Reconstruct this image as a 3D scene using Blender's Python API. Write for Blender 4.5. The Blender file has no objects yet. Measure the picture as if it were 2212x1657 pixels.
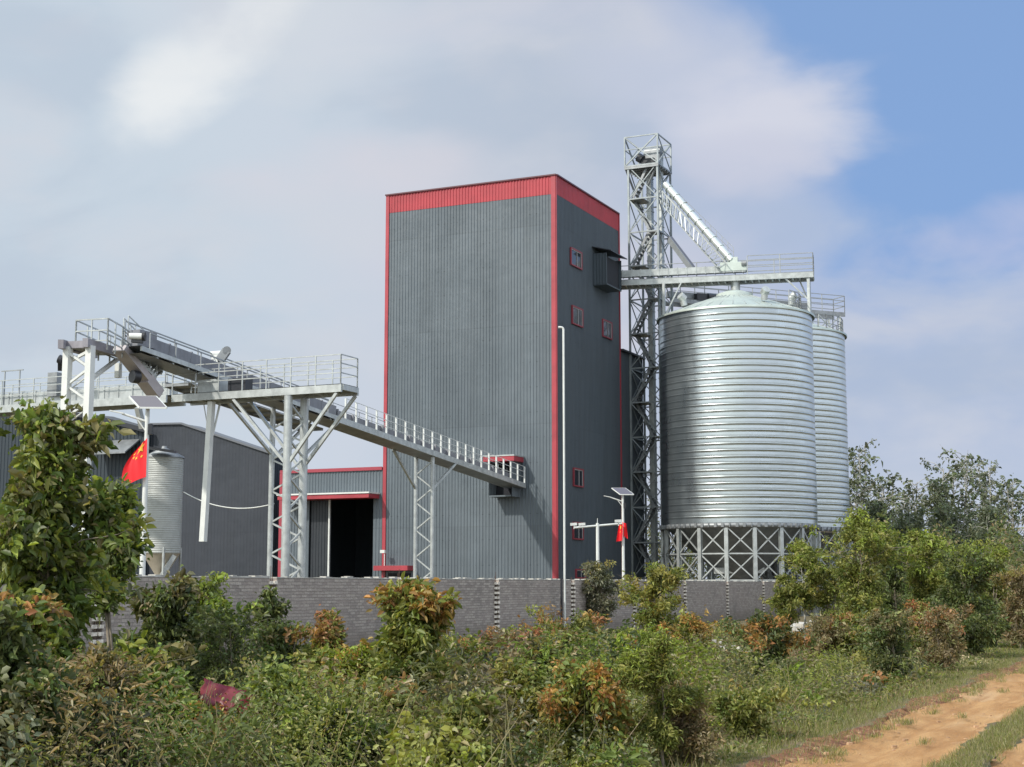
import bpy, math, random
import numpy as np
from mathutils import Vector
random.seed(7)
rng = np.random.default_rng(11)
SC = bpy.context.scene
COL = SC.collection
R = math.radians

# ------------------------------------------------------------------ camera
F = 3250.0; W0 = 2212.0; CX = 1106.0; CY = 828.5; CAMZ = 1.77
PITCH = math.atan((1265 - CY) / F)
cam = bpy.data.cameras.new('camera'); cam.sensor_width = 36; cam.lens = F / W0 * 36
cam.clip_start = 0.3; cam.clip_end = 3000
camo = bpy.data.objects.new('camera', cam); COL.objects.link(camo)
camo.location = (0, 0, CAMZ); camo.rotation_euler = (math.pi / 2 + PITCH, 0, 0)
SC.camera = camo
# ------------------------------------------------------------------ exposure
SC.view_settings.view_transform = 'Standard'; SC.view_settings.look = 'None'
SC.view_settings.exposure = 0.0; SC.view_settings.gamma = 1.0
# ------------------------------------------------------------------ sun
SUN = Vector((-0.74, -0.60, 0.80)).normalized()
sl = bpy.data.lights.new('sun', 'SUN'); sl.energy = 3.8; sl.angle = R(1.5); sl.color = (1.0, 0.94, 0.85)
so = bpy.data.objects.new('sun', sl); COL.objects.link(so)
so.rotation_euler = SUN.to_track_quat('Z', 'Y').to_euler()

# ------------------------------------------------------------------ node helpers
class NT:
    def __init__(s, tree): s.t = tree; s.n = tree.nodes; s.l = tree.links
    def node(s, typ, **kw):
        n = s.n.new(typ)
        for k, v in kw.items(): setattr(n, k, v)
        return n
    def put(s, sock, v):
        if v is None: return
        if hasattr(v, 'is_output') or isinstance(v, bpy.types.NodeSocket): s.l.new(v, sock)
        else: sock.default_value = v
    def math(s, op, a, b=None, c=None, clamp=False):
        n = s.node('ShaderNodeMath', operation=op); n.use_clamp = clamp
        s.put(n.inputs[0], a); s.put(n.inputs[1], b); s.put(n.inputs[2], c); return n.outputs[0]
    def vmath(s, op, a, b=None):
        n = s.node('ShaderNodeVectorMath', operation=op); s.put(n.inputs[0], a); s.put(n.inputs[1], b)
        return n.outputs['Value'] if op in ('DOT_PRODUCT', 'LENGTH', 'DISTANCE') else n.outputs[0]
    def mix(s, f, a, b, mode='MIX'):
        n = s.node('ShaderNodeMix', data_type='RGBA', blend_type=mode)
        s.put(n.inputs[0], f); s.put(n.inputs[6], a); s.put(n.inputs[7], b); return n.outputs[2]
    def noise(s, vec, scale, detail=4, rough=0.55, dist=0.0):
        n = s.node('ShaderNodeTexNoise'); s.put(n.inputs['Vector'], vec)
        n.inputs['Scale'].default_value = scale; n.inputs['Detail'].default_value = detail
        n.inputs['Roughness'].default_value = rough; n.inputs['Distortion'].default_value = dist
        return n.outputs['Fac']
    def sstep(s, v, a, b, to0=0.0, to1=1.0):
        n = s.node('ShaderNodeMapRange', interpolation_type='SMOOTHSTEP')
        s.put(n.inputs[0], v); s.put(n.inputs[1], a); s.put(n.inputs[2], b)
        n.inputs[3].default_value = to0; n.inputs[4].default_value = to1; return n.outputs[0]
    def comb(s, x, y, z=0.0):
        n = s.node('ShaderNodeCombineXYZ'); s.put(n.inputs[0], x); s.put(n.inputs[1], y); s.put(n.inputs[2], z); return n.outputs[0]
    def sep(s, v):
        n = s.node('ShaderNodeSeparateXYZ'); s.put(n.inputs[0], v); return n.outputs

# ------------------------------------------------------------------ world: Nishita sky under broken cloud
world = bpy.data.worlds.new('World'); SC.world = world; world.use_nodes = True
w = NT(world.node_tree); w.n.clear()
tc = w.node('ShaderNodeTexCoord')
x_, y_, z_ = w.sep(tc.outputs['Generated'])[:3]
az = w.math('ARCTAN2', x_, y_); el = w.math('ARCSINE', z_)
sky = w.node('ShaderNodeTexSky', sky_type='NISHITA'); sky.sun_disc = False
sky.sun_elevation = math.asin(SUN.z); sky.sun_rotation = math.atan2(SUN.x, SUN.y)
sky.air_density = 1.0; sky.dust_density = 1.5; sky.ozone_density = 2.0
P = w.comb(w.math('MULTIPLY', az, 1.0), w.math('MULTIPLY', el, 1.9), 3.7)
n1 = w.noise(P, 5.0, 6, 0.5, 0.4); n2 = w.noise(P, 2.2, 3, 0.5, 0.3); n3 = w.noise(P, 11.0, 5, 0.5, 0.2)
n1c = w.math('SUBTRACT', n1, 0.5); n2c = w.math('SUBTRACT', n2, 0.5)
# open blue patch in the upper right part of the sky
bl = w.math('ADD', az, w.math('MULTIPLY', el, 0.35))
bl = w.math('ADD', bl, w.math('MULTIPLY', n1c, 0.42)); bl = w.math('ADD', bl, w.math('MULTIPLY', n2c, 0.16))
blue = w.math('MULTIPLY', w.sstep(bl, 0.215, 0.36), w.sstep(w.math('ADD', el, w.math('MULTIPLY', n1c, 0.35)), 0.175, 0.25))
blue = w.math('MULTIPLY', blue, w.sstep(az, 1.6, 0.9, 0.0, 1.0))
cl = w.mix(w.sstep(n1, 0.36, 0.66), (4.9, 5.6, 6.75, 1), (6.0, 6.15, 7.15, 1))
cl = w.mix(w.math('MULTIPLY', w.sstep(az, 0.08, -0.22), 0.72), cl, (5.85, 6.85, 7.7, 1))
cl = w.mix(w.math('MULTIPLY', w.sstep(az, 0.02, 0.20), w.math('ADD', 0.35, w.math('MULTIPLY', w.sstep(n1, 0.62, 0.4), 0.5))), cl, (4.0, 5.0, 7.1, 1))
cl = w.mix(w.math('MULTIPLY', w.sstep(n3, 0.42, 0.72), 0.5), cl, (6.5, 6.7, 7.3, 1))
cl = w.mix(w.math('MULTIPLY', w.sstep(n1, 0.52, 0.36), 0.35), cl, (4.4, 5.1, 6.3, 1))
cl = w.mix(w.math('MULTIPLY', w.sstep(el, 0.14, 0.03), 0.35), cl, (6.4, 6.9, 7.9, 1))
def blob(a0, e0, ra, re, amp, colr, base, tilt=0.0):
    a_ = w.math('SUBTRACT', az, a0); e_ = w.math('SUBTRACT', el, e0)
    a_ = w.math('SUBTRACT', a_, w.math('MULTIPLY', e_, tilt))
    da = w.math('DIVIDE', a_, ra); de = w.math('DIVIDE', e_, re)
    d2 = w.math('ADD', w.math('MULTIPLY', da, da), w.math('MULTIPLY', de, de))
    d2 = w.math('ADD', d2, w.math('MULTIPLY', w.math('SUBTRACT', n3, 0.5), 3.0)); d2 = w.math('ADD', d2, w.math('MULTIPLY', n1c, 3.0))
    g = w.sstep(d2, 1.7, -0.3)
    return w.mix(w.math('MULTIPLY', g, amp), base, colr)
cl = blob(-0.205, 0.345, 0.040, 0.055, 0.85, (8.6, 8.8, 8.9, 1), cl, 0.7)
cl = blob(-0.16, 0.375, 0.09, 0.05, 0.35, (7.6, 7.6, 7.8, 1), cl)
cl = blob(-0.11, 0.265, 0.09, 0.028, 0.65, (6.9, 6.7, 7.3, 1), cl, 0.9)
cl = blob(-0.06, 0.225, 0.08, 0.03, 0.5, (6.8, 6.5, 7.3, 1), cl)
skyb = w.mix(1.0, sky.outputs[0], (0.62, 0.80, 1.12, 1), 'MULTIPLY')
skyb = w.mix(0.8, skyb, (2.7, 4.3, 7.3, 1))
col = w.mix(blue, cl, skyb)
col = blob(0.18, 0.305, 0.062, 0.040, 0.95, (6.6, 6.8, 7.8, 1), col)
col = blob(0.12, 0.345, 0.08, 0.028, 0.6, (5.8, 6.2, 7.4, 1), col)
col = blob(0.17, 0.275, 0.05, 0.02, 0.6, (5.6, 5.9, 7.2, 1), col)
col = blob(0.34, 0.215, 0.10, 0.028, 0.6, (6.0, 6.0, 7.6, 1), col)
fill_boost = w.math('MAXIMUM', w.sstep(el, 0.42, 0.95), w.sstep(w.math('ABSOLUTE', az), 0.6, 1.5))  # added sky brightening overhead and outside the view, to lift the shadows
fill_boost = w.math('ADD', w.math('MULTIPLY', fill_boost, 1.1), 1.0)
col = w.vmath('MULTIPLY', col, w.comb(fill_boost, w.math('POWER', fill_boost, 0.95), w.math('POWER', fill_boost, 0.80)))
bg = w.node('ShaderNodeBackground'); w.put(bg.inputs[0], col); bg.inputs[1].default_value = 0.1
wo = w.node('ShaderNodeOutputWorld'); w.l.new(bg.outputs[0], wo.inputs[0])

# ------------------------------------------------------------------ projection helpers (photo pixels on a 2212 wide grid)
def ray(px, py):
    v = (CY - py) / F; c, s = math.cos(PITCH), math.sin(PITCH)
    dx, dy, dz = (px - CX) / F, c - v * s, s + v * c
    return dx / dy, dz / dy
def at(px, py, Y):
    a, b = ray(px, py); return Vector((a * Y, Y, CAMZ + b * Y))
A = Vector((-0.9085, 0.418, 0)).normalized()      # along the lit front faces, to the left
B = Vector((0.418, 0.9085, 0)).normalized()       # along the shaded faces, away
Z3 = Vector((0, 0, 1))
def onplane(px, py, P0, n):
    a, b = ray(px, py); d = Vector((a, 1, b)); o = Vector((0, 0, CAMZ))
    return o + d * ((P0 - o).dot(n) / d.dot(n))

# ------------------------------------------------------------------ materials
MATS = {}
def mat(name, base, rough=0.5, metal=0.0, var=0.0, vscale=2.0, bump=0.0, bscale=20, spec=0.5, streak=0.0, streakcol=None):
    if name in MATS: return MATS[name]
    m = bpy.data.materials.new(name); m.use_nodes = True
    t = NT(m.node_tree); p = t.n['Principled BSDF']
    p.inputs['Roughness'].default_value = rough; p.inputs['Metallic'].default_value = metal
    p.inputs['Specular IOR Level'].default_value = spec
    geo = t.node('ShaderNodeNewGeometry'); pos = geo.outputs['Position']
    b4 = (*base, 1)
    c = b4
    if var > 0:
        nz = t.noise(pos, vscale, 5, 0.6)
        lo = tuple(x * (1 - var) for x in base) + (1,); hi = tuple(min(1, x * (1 + var)) for x in base) + (1,)
        c = t.mix(t.sstep(nz, 0.3, 0.7), lo, hi)
    if streak > 0:
        px, py, pz = t.sep(pos)[:3]
        sv = t.comb(t.math('MULTIPLY', px, 6.0), t.math('MULTIPLY', py, 6.0), t.math('MULTIPLY', pz, 0.25))
        sn = t.noise(sv, 1.0, 4, 0.6)
        c = t.mix(t.math('MULTIPLY', t.sstep(sn, 0.5, 0.72), streak), c, (*(streakcol or tuple(x * 0.6 for x in base)), 1))
    t.put(p.inputs['Base Color'], c)
    if bump > 0:
        bn = t.node('ShaderNodeBump'); bn.inputs['Strength'].default_value = bump; bn.inputs['Distance'].default_value = 0.02
        t.put(bn.inputs['Height'], t.noise(pos, bscale, 4, 0.6)); t.l.new(bn.outputs[0], p.inputs['Normal'])
    MATS[name] = m; return m

def panel_mat(name, base, rough=0.42, lap=5.8, dirt=(0.16, 0.13, 0.10), spread=0.11):
    """painted profiled sheeting: every sheet its own slight tone, lap joints, screw rows, rain streaks, dirty foot"""
    m = bpy.data.materials.new(name); m.use_nodes = True; t = NT(m.node_tree); p = t.n['Principled BSDF']
    pos = t.node('ShaderNodeNewGeometry').outputs['Position']; z = t.sep(pos)[2]
    u = t.math('ADD', t.vmath('DOT_PRODUCT', pos, (-0.9085, 0.418, 0)), t.vmath('DOT_PRODUCT', pos, (0.418, 0.9085, 0)))
    zz = t.math('DIVIDE', t.math('ADD', z, 0.7), lap)
    wn = t.node('ShaderNodeTexWhiteNoise', noise_dimensions='2D'); t.put(wn.inputs['Vector'], t.comb(t.math('FLOOR', t.math('DIVIDE', u, 0.86)), t.math('FLOOR', zz)))
    tone = t.math('ADD', 1.0 - spread / 2, t.math('MULTIPLY', wn.outputs['Value'], spread))
    px, py, pz = t.sep(pos)[:3]
    sn = t.noise(t.comb(t.math('MULTIPLY', px, 5.0), t.math('MULTIPLY', py, 5.0), t.math('MULTIPLY', pz, 0.2)), 1.0, 5, 0.65)
    tone = t.math('MULTIPLY', tone, t.sstep(sn, 0.25, 0.75, 1.10, 0.88))
    cl_ = t.noise(pos, 0.22, 4, 0.6); tone = t.math('MULTIPLY', tone, t.sstep(cl_, 0.3, 0.7, 0.93, 1.07))
    fr = t.math('FRACT', zz); lapl = t.math('LESS_THAN', fr, 0.012)
    tone = t.math('MULTIPLY', tone, t.math('SUBTRACT', 1.0, t.math('MULTIPLY', lapl, 0.10)))
    scr = t.math('LESS_THAN', t.math('FRACT', t.math('DIVIDE', z, 1.45)), 0.03)
    scx = t.math('LESS_THAN', t.math('FRACT', t.math('DIVIDE', u, 0.43)), 0.14)
    tone = t.math('MULTIPLY', tone, t.math('SUBTRACT', 1.0, t.math('MULTIPLY', t.math('MULTIPLY', scr, scx), 0.4)))
    c = t.mix(1.0, (*base, 1), t.comb(tone, tone, tone), 'MULTIPLY')
    c = t.mix(t.math('MULTIPLY', t.sstep(z, 2.6, 0.6), t.math('MULTIPLY', t.sstep(sn, 0.3, 0.7), 0.5)), c, (*dirt, 1))
    t.put(p.inputs['Base Color'], c); t.put(p.inputs['Roughness'], t.sstep(cl_, 0.3, 0.7, rough - 0.07, rough + 0.1))
    bn = t.node('ShaderNodeBump'); bn.inputs['Strength'].default_value = 0.5; bn.inputs['Distance'].default_value = 0.06
    t.put(bn.inputs['Height'], t.noise(pos, 1.1, 3, 0.5)); t.l.new(bn.outputs[0], p.inputs['Normal'])
    MATS[name] = m; return m
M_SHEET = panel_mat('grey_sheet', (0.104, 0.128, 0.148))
M_SHEETD = panel_mat('grey_sheet_shaded', (0.050, 0.068, 0.084), 0.45)  # darker copy of the grey sheet, shade of the unlit faces painted in
M_RED = mat('red_sheet', (0.36, 0.032, 0.046), 0.45, 0.0, 0.12, 0.8, streak=0.25)
M_REDTRIM = mat('red_trim', (0.34, 0.038, 0.054), 0.45, 0.0, 0.14, 1.0, streak=0.4, streakcol=(0.30, 0.05, 0.06))
M_GALV = mat('galvanised', (0.43, 0.455, 0.45), 0.42, 0.45, 0.16, 3.0, streak=0.25)
M_GALVD = mat('dull_galvanised', (0.26, 0.275, 0.285), 0.5, 0.5, 0.18, 2.0, streak=0.3)
M_CASING = mat('casing_sheet', (0.20, 0.205, 0.225), 0.5, 0.2, 0.15, 1.5, streak=0.3)
M_MAUVE = mat('mauve_sheet', (0.27, 0.26, 0.29), 0.5, 0.2, 0.15, 1.5, streak=0.3)
M_WHITE = mat('white_paint', (0.62, 0.64, 0.62), 0.4, 0.0, 0.06, 2.0)
M_WINRED = mat('dull_red_frame', (0.24, 0.035, 0.05), 0.5, 0, .1, 2.0)
M_SASH = mat('aluminium_sash', (0.32, 0.31, 0.31), 0.4)
M_BLACK = mat('black_paint', (0.02, 0.022, 0.028), 0.4)
M_DARK = mat('shade_and_door_black', (0.012, 0.014, 0.02), 0.8)  # near-black that paints interior shade; also the side door's colour
M_GLASS = mat('window_glass', (0.03, 0.035, 0.045), 0.08, 0.0, spec=0.8)
M_PANEL = mat('solar_cells', (0.12, 0.11, 0.13), 0.25)
M_FLAG = mat('flag_red', (0.78, 0.012, 0.02), 0.6)
M_STAR = mat('flag_yellow', (0.85, 0.52, 0.05), 0.6)
M_ZINC = mat('silo_zinc', (0.53, 0.585, 0.605), 0.30, 0.93, 0.05, 0.5, streak=0.22, streakcol=(0.50, 0.55, 0.56))
M_ZROOF = mat('silo_roof_zinc', (0.50, 0.56, 0.52), 0.5, 0.5, 0.10, 1.0)
M_MAST = mat('mast_steel', (0.27, 0.30, 0.31), 0.5, 0.4, 0.15, 2.0)
M_RAIL = mat('rail_steel', (0.30, 0.32, 0.33), 0.45, 0.4, 0.1, 3.0)
M_CONC = mat('concrete', (0.42, 0.41, 0.38), 0.9, 0.0, 0.2, 3.0, bump=0.4)
M_BRICKT = mat('tooth_brick', (0.72, 0.66, 0.57), 0.9, 0.0, 0.3, 9.0, bump=0.5)
M_RUST = mat('rusty_rebar', (0.10, 0.06, 0.045), 0.8)
M_BARK = mat('bark', (0.20, 0.17, 0.13), 0.9, 0.0, 0.35, 8.0)
M_BARKP = mat('pale_bark', (0.42, 0.41, 0.37), 0.9, 0.0, 0.25, 6.0)
M_TARP = mat('red_tarp', (0.13, 0.008, 0.014), 0.45, 0.0, 0.2, 4.0)
M_RUBBLE = mat('pale_rubble', (0.45, 0.43, 0.39), 0.9, 0.0, 0.25, 3.0, bump=0.5)

def silo_mat():
    m = M_ZINC; t = NT(m.node_tree); p = t.n['Principled BSDF']
    geo = t.node('ShaderNodeNewGeometry')
    px, py, pz = t.sep(geo.outputs['Position'])[:3]
    nz = t.noise(t.comb(px, py, t.math('MULTIPLY', pz, 0.3)), 1.3, 3, 0.5)
    wn = t.node('ShaderNodeTexWhiteNoise', noise_dimensions='2D'); an = t.math('ARCTAN2', t.math('SUBTRACT', px, 13.8), t.math('SUBTRACT', py, 92.0))
    t.put(wn.inputs['Vector'], t.comb(t.math('FLOOR', t.math('DIVIDE', pz, 0.383)), t.math('FLOOR', t.math('MULTIPLY', an, 2.2))))
    t.put(p.inputs['Roughness'], t.math('ADD', t.sstep(nz, 0.3, 0.7, 0.25, 0.34), t.math('MULTIPLY', wn.outputs['Value'], 0.07)))
    bn = t.node('ShaderNodeBump'); bn.inputs['Strength'].default_value = 0.25; bn.inputs['Distance'].default_value = 0.05
    t.put(bn.inputs['Height'], t.noise(pos_ := geo.outputs['Position'], 0.9, 3, 0.5)); t.l.new(bn.outputs[0], p.inputs['Normal'])
silo_mat()

def brick_mat():
    m = bpy.data.materials.new('weathered_brick'); m.use_nodes = True
    t = NT(m.node_tree); p = t.n['Principled BSDF']; p.inputs['Roughness'].default_value = 0.92
    geo = t.node('ShaderNodeNewGeometry'); pos = geo.outputs['Position']
    u = t.vmath('DOT_PRODUCT', pos, tuple(B)); z = t.sep(pos)[2]
    br = t.node('ShaderNodeTexBrick'); t.put(br.inputs['Vector'], t.comb(u, z))
    br.inputs['Scale'].default_value = 1.0; br.inputs['Brick Width'].default_value = 0.26
    br.inputs['Row Height'].default_value = 0.085; br.inputs['Mortar Size'].default_value = 0.010
    br.inputs['Mortar Smooth'].default_value = 0.4; br.inputs['Bias'].default_value = 0.1
    br.inputs['Color1'].default_value = (0.50, 0.445, 0.39, 1); br.inputs['Color2'].default_value = (0.29, 0.25, 0.225, 1)
    br.inputs['Mortar'].default_value = (0.25, 0.225, 0.20, 1)
    nz = t.noise(pos, 0.5, 5, 0.65)
    c = t.mix(t.math('MULTIPLY', t.sstep(nz, 0.35, 0.7), 0.5), br.outputs['Color'], (0.40, 0.335, 0.30, 1))
    nf = t.noise(t.comb(t.math('MULTIPLY', u, 0.5), z), 14, 4, 0.7)
    c = t.mix(t.math('MULTIPLY', t.sstep(nf, 0.5, 0.75), 0.5), c, (0.54, 0.50, 0.45, 1))
    nd = t.noise(t.comb(t.math('MULTIPLY', u, 0.8), z), 23, 3, 0.7)
    c = t.mix(t.math('MULTIPLY', t.sstep(nd, 0.5, 0.72), 0.65), c, (0.13, 0.115, 0.11, 1))
    c = t.mix(t.math('MULTIPLY', t.sstep(t.noise(t.comb(t.math('MULTIPLY', u, 1.2), t.math('MULTIPLY', z, .4)), 1.0, 4, 0.7), .5, .7), 0.35), c, (0.20, 0.18, 0.165, 1))
    c = t.mix(t.math('MULTIPLY', t.sstep(z, .7, .1), 0.5), c, (0.20, 0.16, 0.12, 1))
    t.put(p.inputs['Base Color'], c)
    bn = t.node('ShaderNodeBump'); bn.inputs['Strength'].default_value = 0.9; bn.inputs['Distance'].default_value = 0.02
    t.put(bn.inputs['Height'], t.math('ADD', t.math('MULTIPLY', br.outputs['Fac'], 0.6), t.noise(pos, 30, 4, 0.7)))
    t.l.new(bn.outputs[0], p.inputs['Normal']); return m
M_BRICK = brick_mat()

def ground_mat():
    m = bpy.data.materials.new('grassy_soil'); m.use_nodes = True
    t = NT(m.node_tree); p = t.n['Principled BSDF']; p.inputs['Roughness'].default_value = 0.95
    pos = t.node('ShaderNodeNewGeometry').outputs['Position']
    c = t.mix(t.sstep(t.noise(pos, 1.3, 6, 0.65), 0.35, 0.65), (0.075, 0.08, 0.03, 1), (0.17, 0.12, 0.065, 1))
    c = t.mix(t.math('MULTIPLY', t.sstep(t.noise(pos, 9, 5, 0.7), 0.5, 0.7), 0.6), c, (0.24, 0.14, 0.07, 1))
    t.put(p.inputs['Base Color'], c)
    bn = t.node('ShaderNodeBump'); bn.inputs['Strength'].default_value = 0.8; bn.inputs['Distance'].default_value = 0.06
    t.put(bn.inputs['Height'], t.noise(pos, 7, 6, 0.7)); t.l.new(bn.outputs[0], p.inputs['Normal']); return m
def road_mat():
    m = bpy.data.materials.new('orange_laterite'); m.use_nodes = True
    t = NT(m.node_tree); p = t.n['Principled BSDF']; p.inputs['Roughness'].default_value = 0.95
    pos = t.node('ShaderNodeNewGeometry').outputs['Position']
    u = t.vmath('DOT_PRODUCT', pos, tuple(B)); v = t.vmath('DOT_PRODUCT', pos, tuple(A))
    q = t.comb(t.math('MULTIPLY', u, 0.35), v)
    c = t.mix(t.sstep(t.noise(q, 2.2, 6, 0.65), 0.3, 0.7), (0.37, 0.185, 0.062, 1), (0.54, 0.315, 0.13, 1))
    c = t.mix(t.math('MULTIPLY', t.sstep(t.noise(pos, 16, 5, 0.7), 0.52, 0.75), 0.5), c, (0.33, 0.155, 0.07, 1))
    c = t.mix(t.math('MULTIPLY', t.sstep(t.noise(q, 0.9, 3, 0.6), 0.55, 0.7), 0.5), c, (0.60, 0.41, 0.23, 1))
    c = t.mix(t.math('MULTIPLY', t.sstep(t.noise(pos, 45, 3, 0.7), 0.62, 0.72), 0.5), c, (0.62, 0.48, 0.33, 1))
    v2 = t.noise(t.comb(t.math('MULTIPLY', u, 0.12), t.math('MULTIPLY', v, 2.6)), 2.0, 4, 0.6)
    c = t.mix(t.math('MULTIPLY', t.sstep(v2, 0.5, 0.66), 0.6), c, (0.36, 0.175, 0.06, 1))
    t.put(p.inputs['Base Color'], c)
    bn = t.node('ShaderNodeBump'); bn.inputs['Strength'].default_value = 1.0; bn.inputs['Distance'].default_value = 0.07
    t.put(bn.inputs['Height'], t.math('ADD', t.noise(q, 5, 6, 0.7), t.math('MULTIPLY', t.noise(pos, 40, 3, 0.7), 0.4)))
    t.l.new(bn.outputs[0], p.inputs['Normal']); return m
def edge_mat():
    m = bpy.data.materials.new('red_crumbly_soil'); m.use_nodes = True
    t = NT(m.node_tree); p = t.n['Principled BSDF']; p.inputs['Roughness'].default_value = 0.95
    pos = t.node('ShaderNodeNewGeometry').outputs['Position']
    c = t.mix(t.sstep(t.noise(pos, 6, 6, 0.7), 0.35, 0.65), (0.16, 0.06, 0.03, 1), (0.38, 0.18, 0.08, 1))
    t.put(p.inputs['Base Color'], c)
    bn = t.node('ShaderNodeBump'); bn.inputs['Strength'].default_value = 1.0; bn.inputs['Distance'].default_value = 0.08
    t.put(bn.inputs['Height'], t.noise(pos, 9, 6, 0.75)); t.l.new(bn.outputs[0], p.inputs['Normal']); return m
M_GROUND, M_ROAD, M_EDGE = ground_mat(), road_mat(), edge_mat()

def leaf_mat(name, trans=0.35, rough=0.45):
    m = bpy.data.materials.new(name); m.use_nodes = True
    t = NT(m.node_tree); p = t.n['Principled BSDF']; p.inputs['Roughness'].default_value = rough
    p.inputs['Specular IOR Level'].default_value = 0.4
    at_ = t.node('ShaderNodeAttribute'); at_.attribute_name = 'tint'
    t.put(p.inputs['Base Color'], at_.outputs['Color'])
    tr = t.node('ShaderNodeBsdfTranslucent'); t.put(tr.inputs[0], t.mix(1.0, at_.outputs['Color'], (1.3, 1.25, 0.6, 1), 'MULTIPLY'))
    mx = t.node('ShaderNodeMixShader'); mx.inputs[0].default_value = trans
    t.l.new(p.outputs[0], mx.inputs[1]); t.l.new(tr.outputs[0], mx.inputs[2])
    t.l.new(mx.outputs[0], t.n['Material Output'].inputs[0]); return m
M_LEAF = leaf_mat('leaves')

# ------------------------------------------------------------------ mesh helpers
class MB:
    def __init__(s): s.v = []; s.f = []; s.sm = []
    def add(s, vs, fs, smooth=False):
        o = len(s.v); s.v += [tuple(q) for q in vs]
        for f in fs: s.f.append(tuple(i + o for i in f)); s.sm.append(smooth)
    def obb(s, p, ex, ey, ez):
        p = Vector(p); c = [p, p + ex, p + ex + ey, p + ey]; c += [q + ez for q in c]
        s.add(c, [(0, 3, 2, 1), (4, 5, 6, 7), (0, 1, 5, 4), (1, 2, 6, 5), (2, 3, 7, 6), (3, 0, 4, 7)])
    def cbox(s, c, ex, ey, ez):
        s.obb(Vector(c) - (ex + ey + ez) / 2, ex, ey, ez)
    def bar(s, p, q, w_, h_=None, up=Z3):
        p, q = Vector(p), Vector(q); h_ = h_ or w_; d = q - p
        if d.length < 1e-6: return
        dn = d.normalized(); up = up if abs(dn.dot(up)) < 0.98 else A
        sd = dn.cross(up).normalized(); u2 = sd.cross(dn).normalized()
        s.obb(p - sd * w_ / 2 - u2 * h_ / 2, d, sd * w_, u2 * h_)
    def tube(s, p, q, r, r2=None, n=8, caps=True):
        p, q = Vector(p), Vector(q); r2 = r if r2 is None else r2; d = (q - p).normalized()
        u_ = d.cross(Z3 if abs(d.z) < 0.95 else Vector((1, 0, 0))).normalized(); v_ = d.cross(u_)
        vs = []
        for (c, rr) in ((p, r), (q, r2)):
            for i in range(n):
                a = 2 * math.pi * i / n; vs.append(c + (u_ * math.cos(a) + v_ * math.sin(a)) * rr)
        s.add(vs, [(i, (i + 1) % n, n + (i + 1) % n, n + i) for i in range(n)], True)
        if caps:
            s.add(vs[:n], [tuple(range(n))[::-1]]); s.add(vs[n:], [tuple(range(n))])
    def path(s, pts, r, n=6, taper=1.0):
        k = len(pts) - 1
        for i in range(k):
            ra = r * (1 + (taper - 1) * i / k); rb = r * (1 + (taper - 1) * (i + 1) / k)
            s.tube(pts[i], pts[i + 1], ra, rb, n, caps=(i == 0 or i == k - 1))
    def lathe(s, c, prof, n=64, a0=0.0, smooth=True):
        c = Vector(c); vs = []
        for (r, z) in prof:
            for i in range(n):
                a = a0 + 2 * math.pi * i / n; vs.append((c.x + r * math.cos(a), c.y + r * math.sin(a), c.z + z))
        fs = []
        for j in range(len(prof) - 1):
            for i in range(n):
                i2 = (i + 1) % n; fs.append((j * n + i, j * n + i2, (j + 1) * n + i2, (j + 1) * n + i))
        s.add(vs, fs, smooth)
    def corr(s, p0, d, length, z0, z1, nrm, pitch=0.2, depth=0.035, top=None, jig=0.0):
        # trapezoidal profiled sheet standing on z0
        p0 = Vector(p0); n = max(1, int(round(length / pitch))); pt = length / n
        lo, hi = [], []
        for i in range(n):
            for (f, dd) in ((0.0, 0), (0.50, 0), (0.62, 1), (0.88, 1)):
                u_ = (i + f) * pt; lo.append((u_, dd * depth)); 
        lo.append((length, 0))
        vs = []
        for (u_, dd) in lo:
            q = p0 + d * u_ + nrm * dd; zt = z1 if top is None else top(u_)
            vs.append((q.x, q.y, z0)); vs.append((q.x, q.y, zt))
        s.add(vs, [(2 * i, 2 * i + 2, 2 * i + 3, 2 * i + 1) for i in range(len(lo) - 1)])
    def make(s, name, m, parent=None, loc=None):
        me = bpy.data.meshes.new(name); me.from_pydata(s.v, [], s.f)
        me.polygons.foreach_set('use_smooth', s.sm); me.materials.append(m); me.update()
        o = bpy.data.objects.new(name, me); COL.objects.link(o)
        if parent is not None: o.parent = parent; o.matrix_parent_inverse = parent.matrix_world.inverted() if False else o.matrix_parent_inverse
        if parent is not None:
            # vertices are in world space; the parent Empty sits at its base
            off = Vector(parent.get('_base', (0, 0, 0)))
            me.transform(__import__('mathutils').Matrix.Translation(-off))
            if '_base' not in o: o['_base'] = (off.x, off.y, off.z)
        return o
def tag(o, label=None, cat=None, group=None, kind=None):
    if label: o['label'] = label
    if cat: o['category'] = cat
    if group: o['group'] = group
    if kind: o['kind'] = kind
    return o
def thing(name, base, label, cat, group=None):
    e = bpy.data.objects.new(name, None); e.empty_display_size = 0.3; COL.objects.link(e)
    e.location = Vector(base); e['_base'] = tuple(Vector(base)); return tag(e, label, cat, group)
def rail(mb, pts, h=1.1, sp=1.2, r=0.022, mids=(0.37, 0.7), post=0.025):
    pts = [Vector(q) for q in pts]
    for f in (*mids, 1.0):
        for a, b in zip(pts, pts[1:]): mb.bar(a + Z3 * h * f, b + Z3 * h * f, 2 * r)
    for a, b in zip(pts, pts[1:]):
        n = max(1, int(round((b - a).length / sp)))
        for i in range(n + 1): q = a.lerp(b, i / n); mb.bar(q - Z3 * 0.05, q + Z3 * h, 2 * post)
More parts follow.
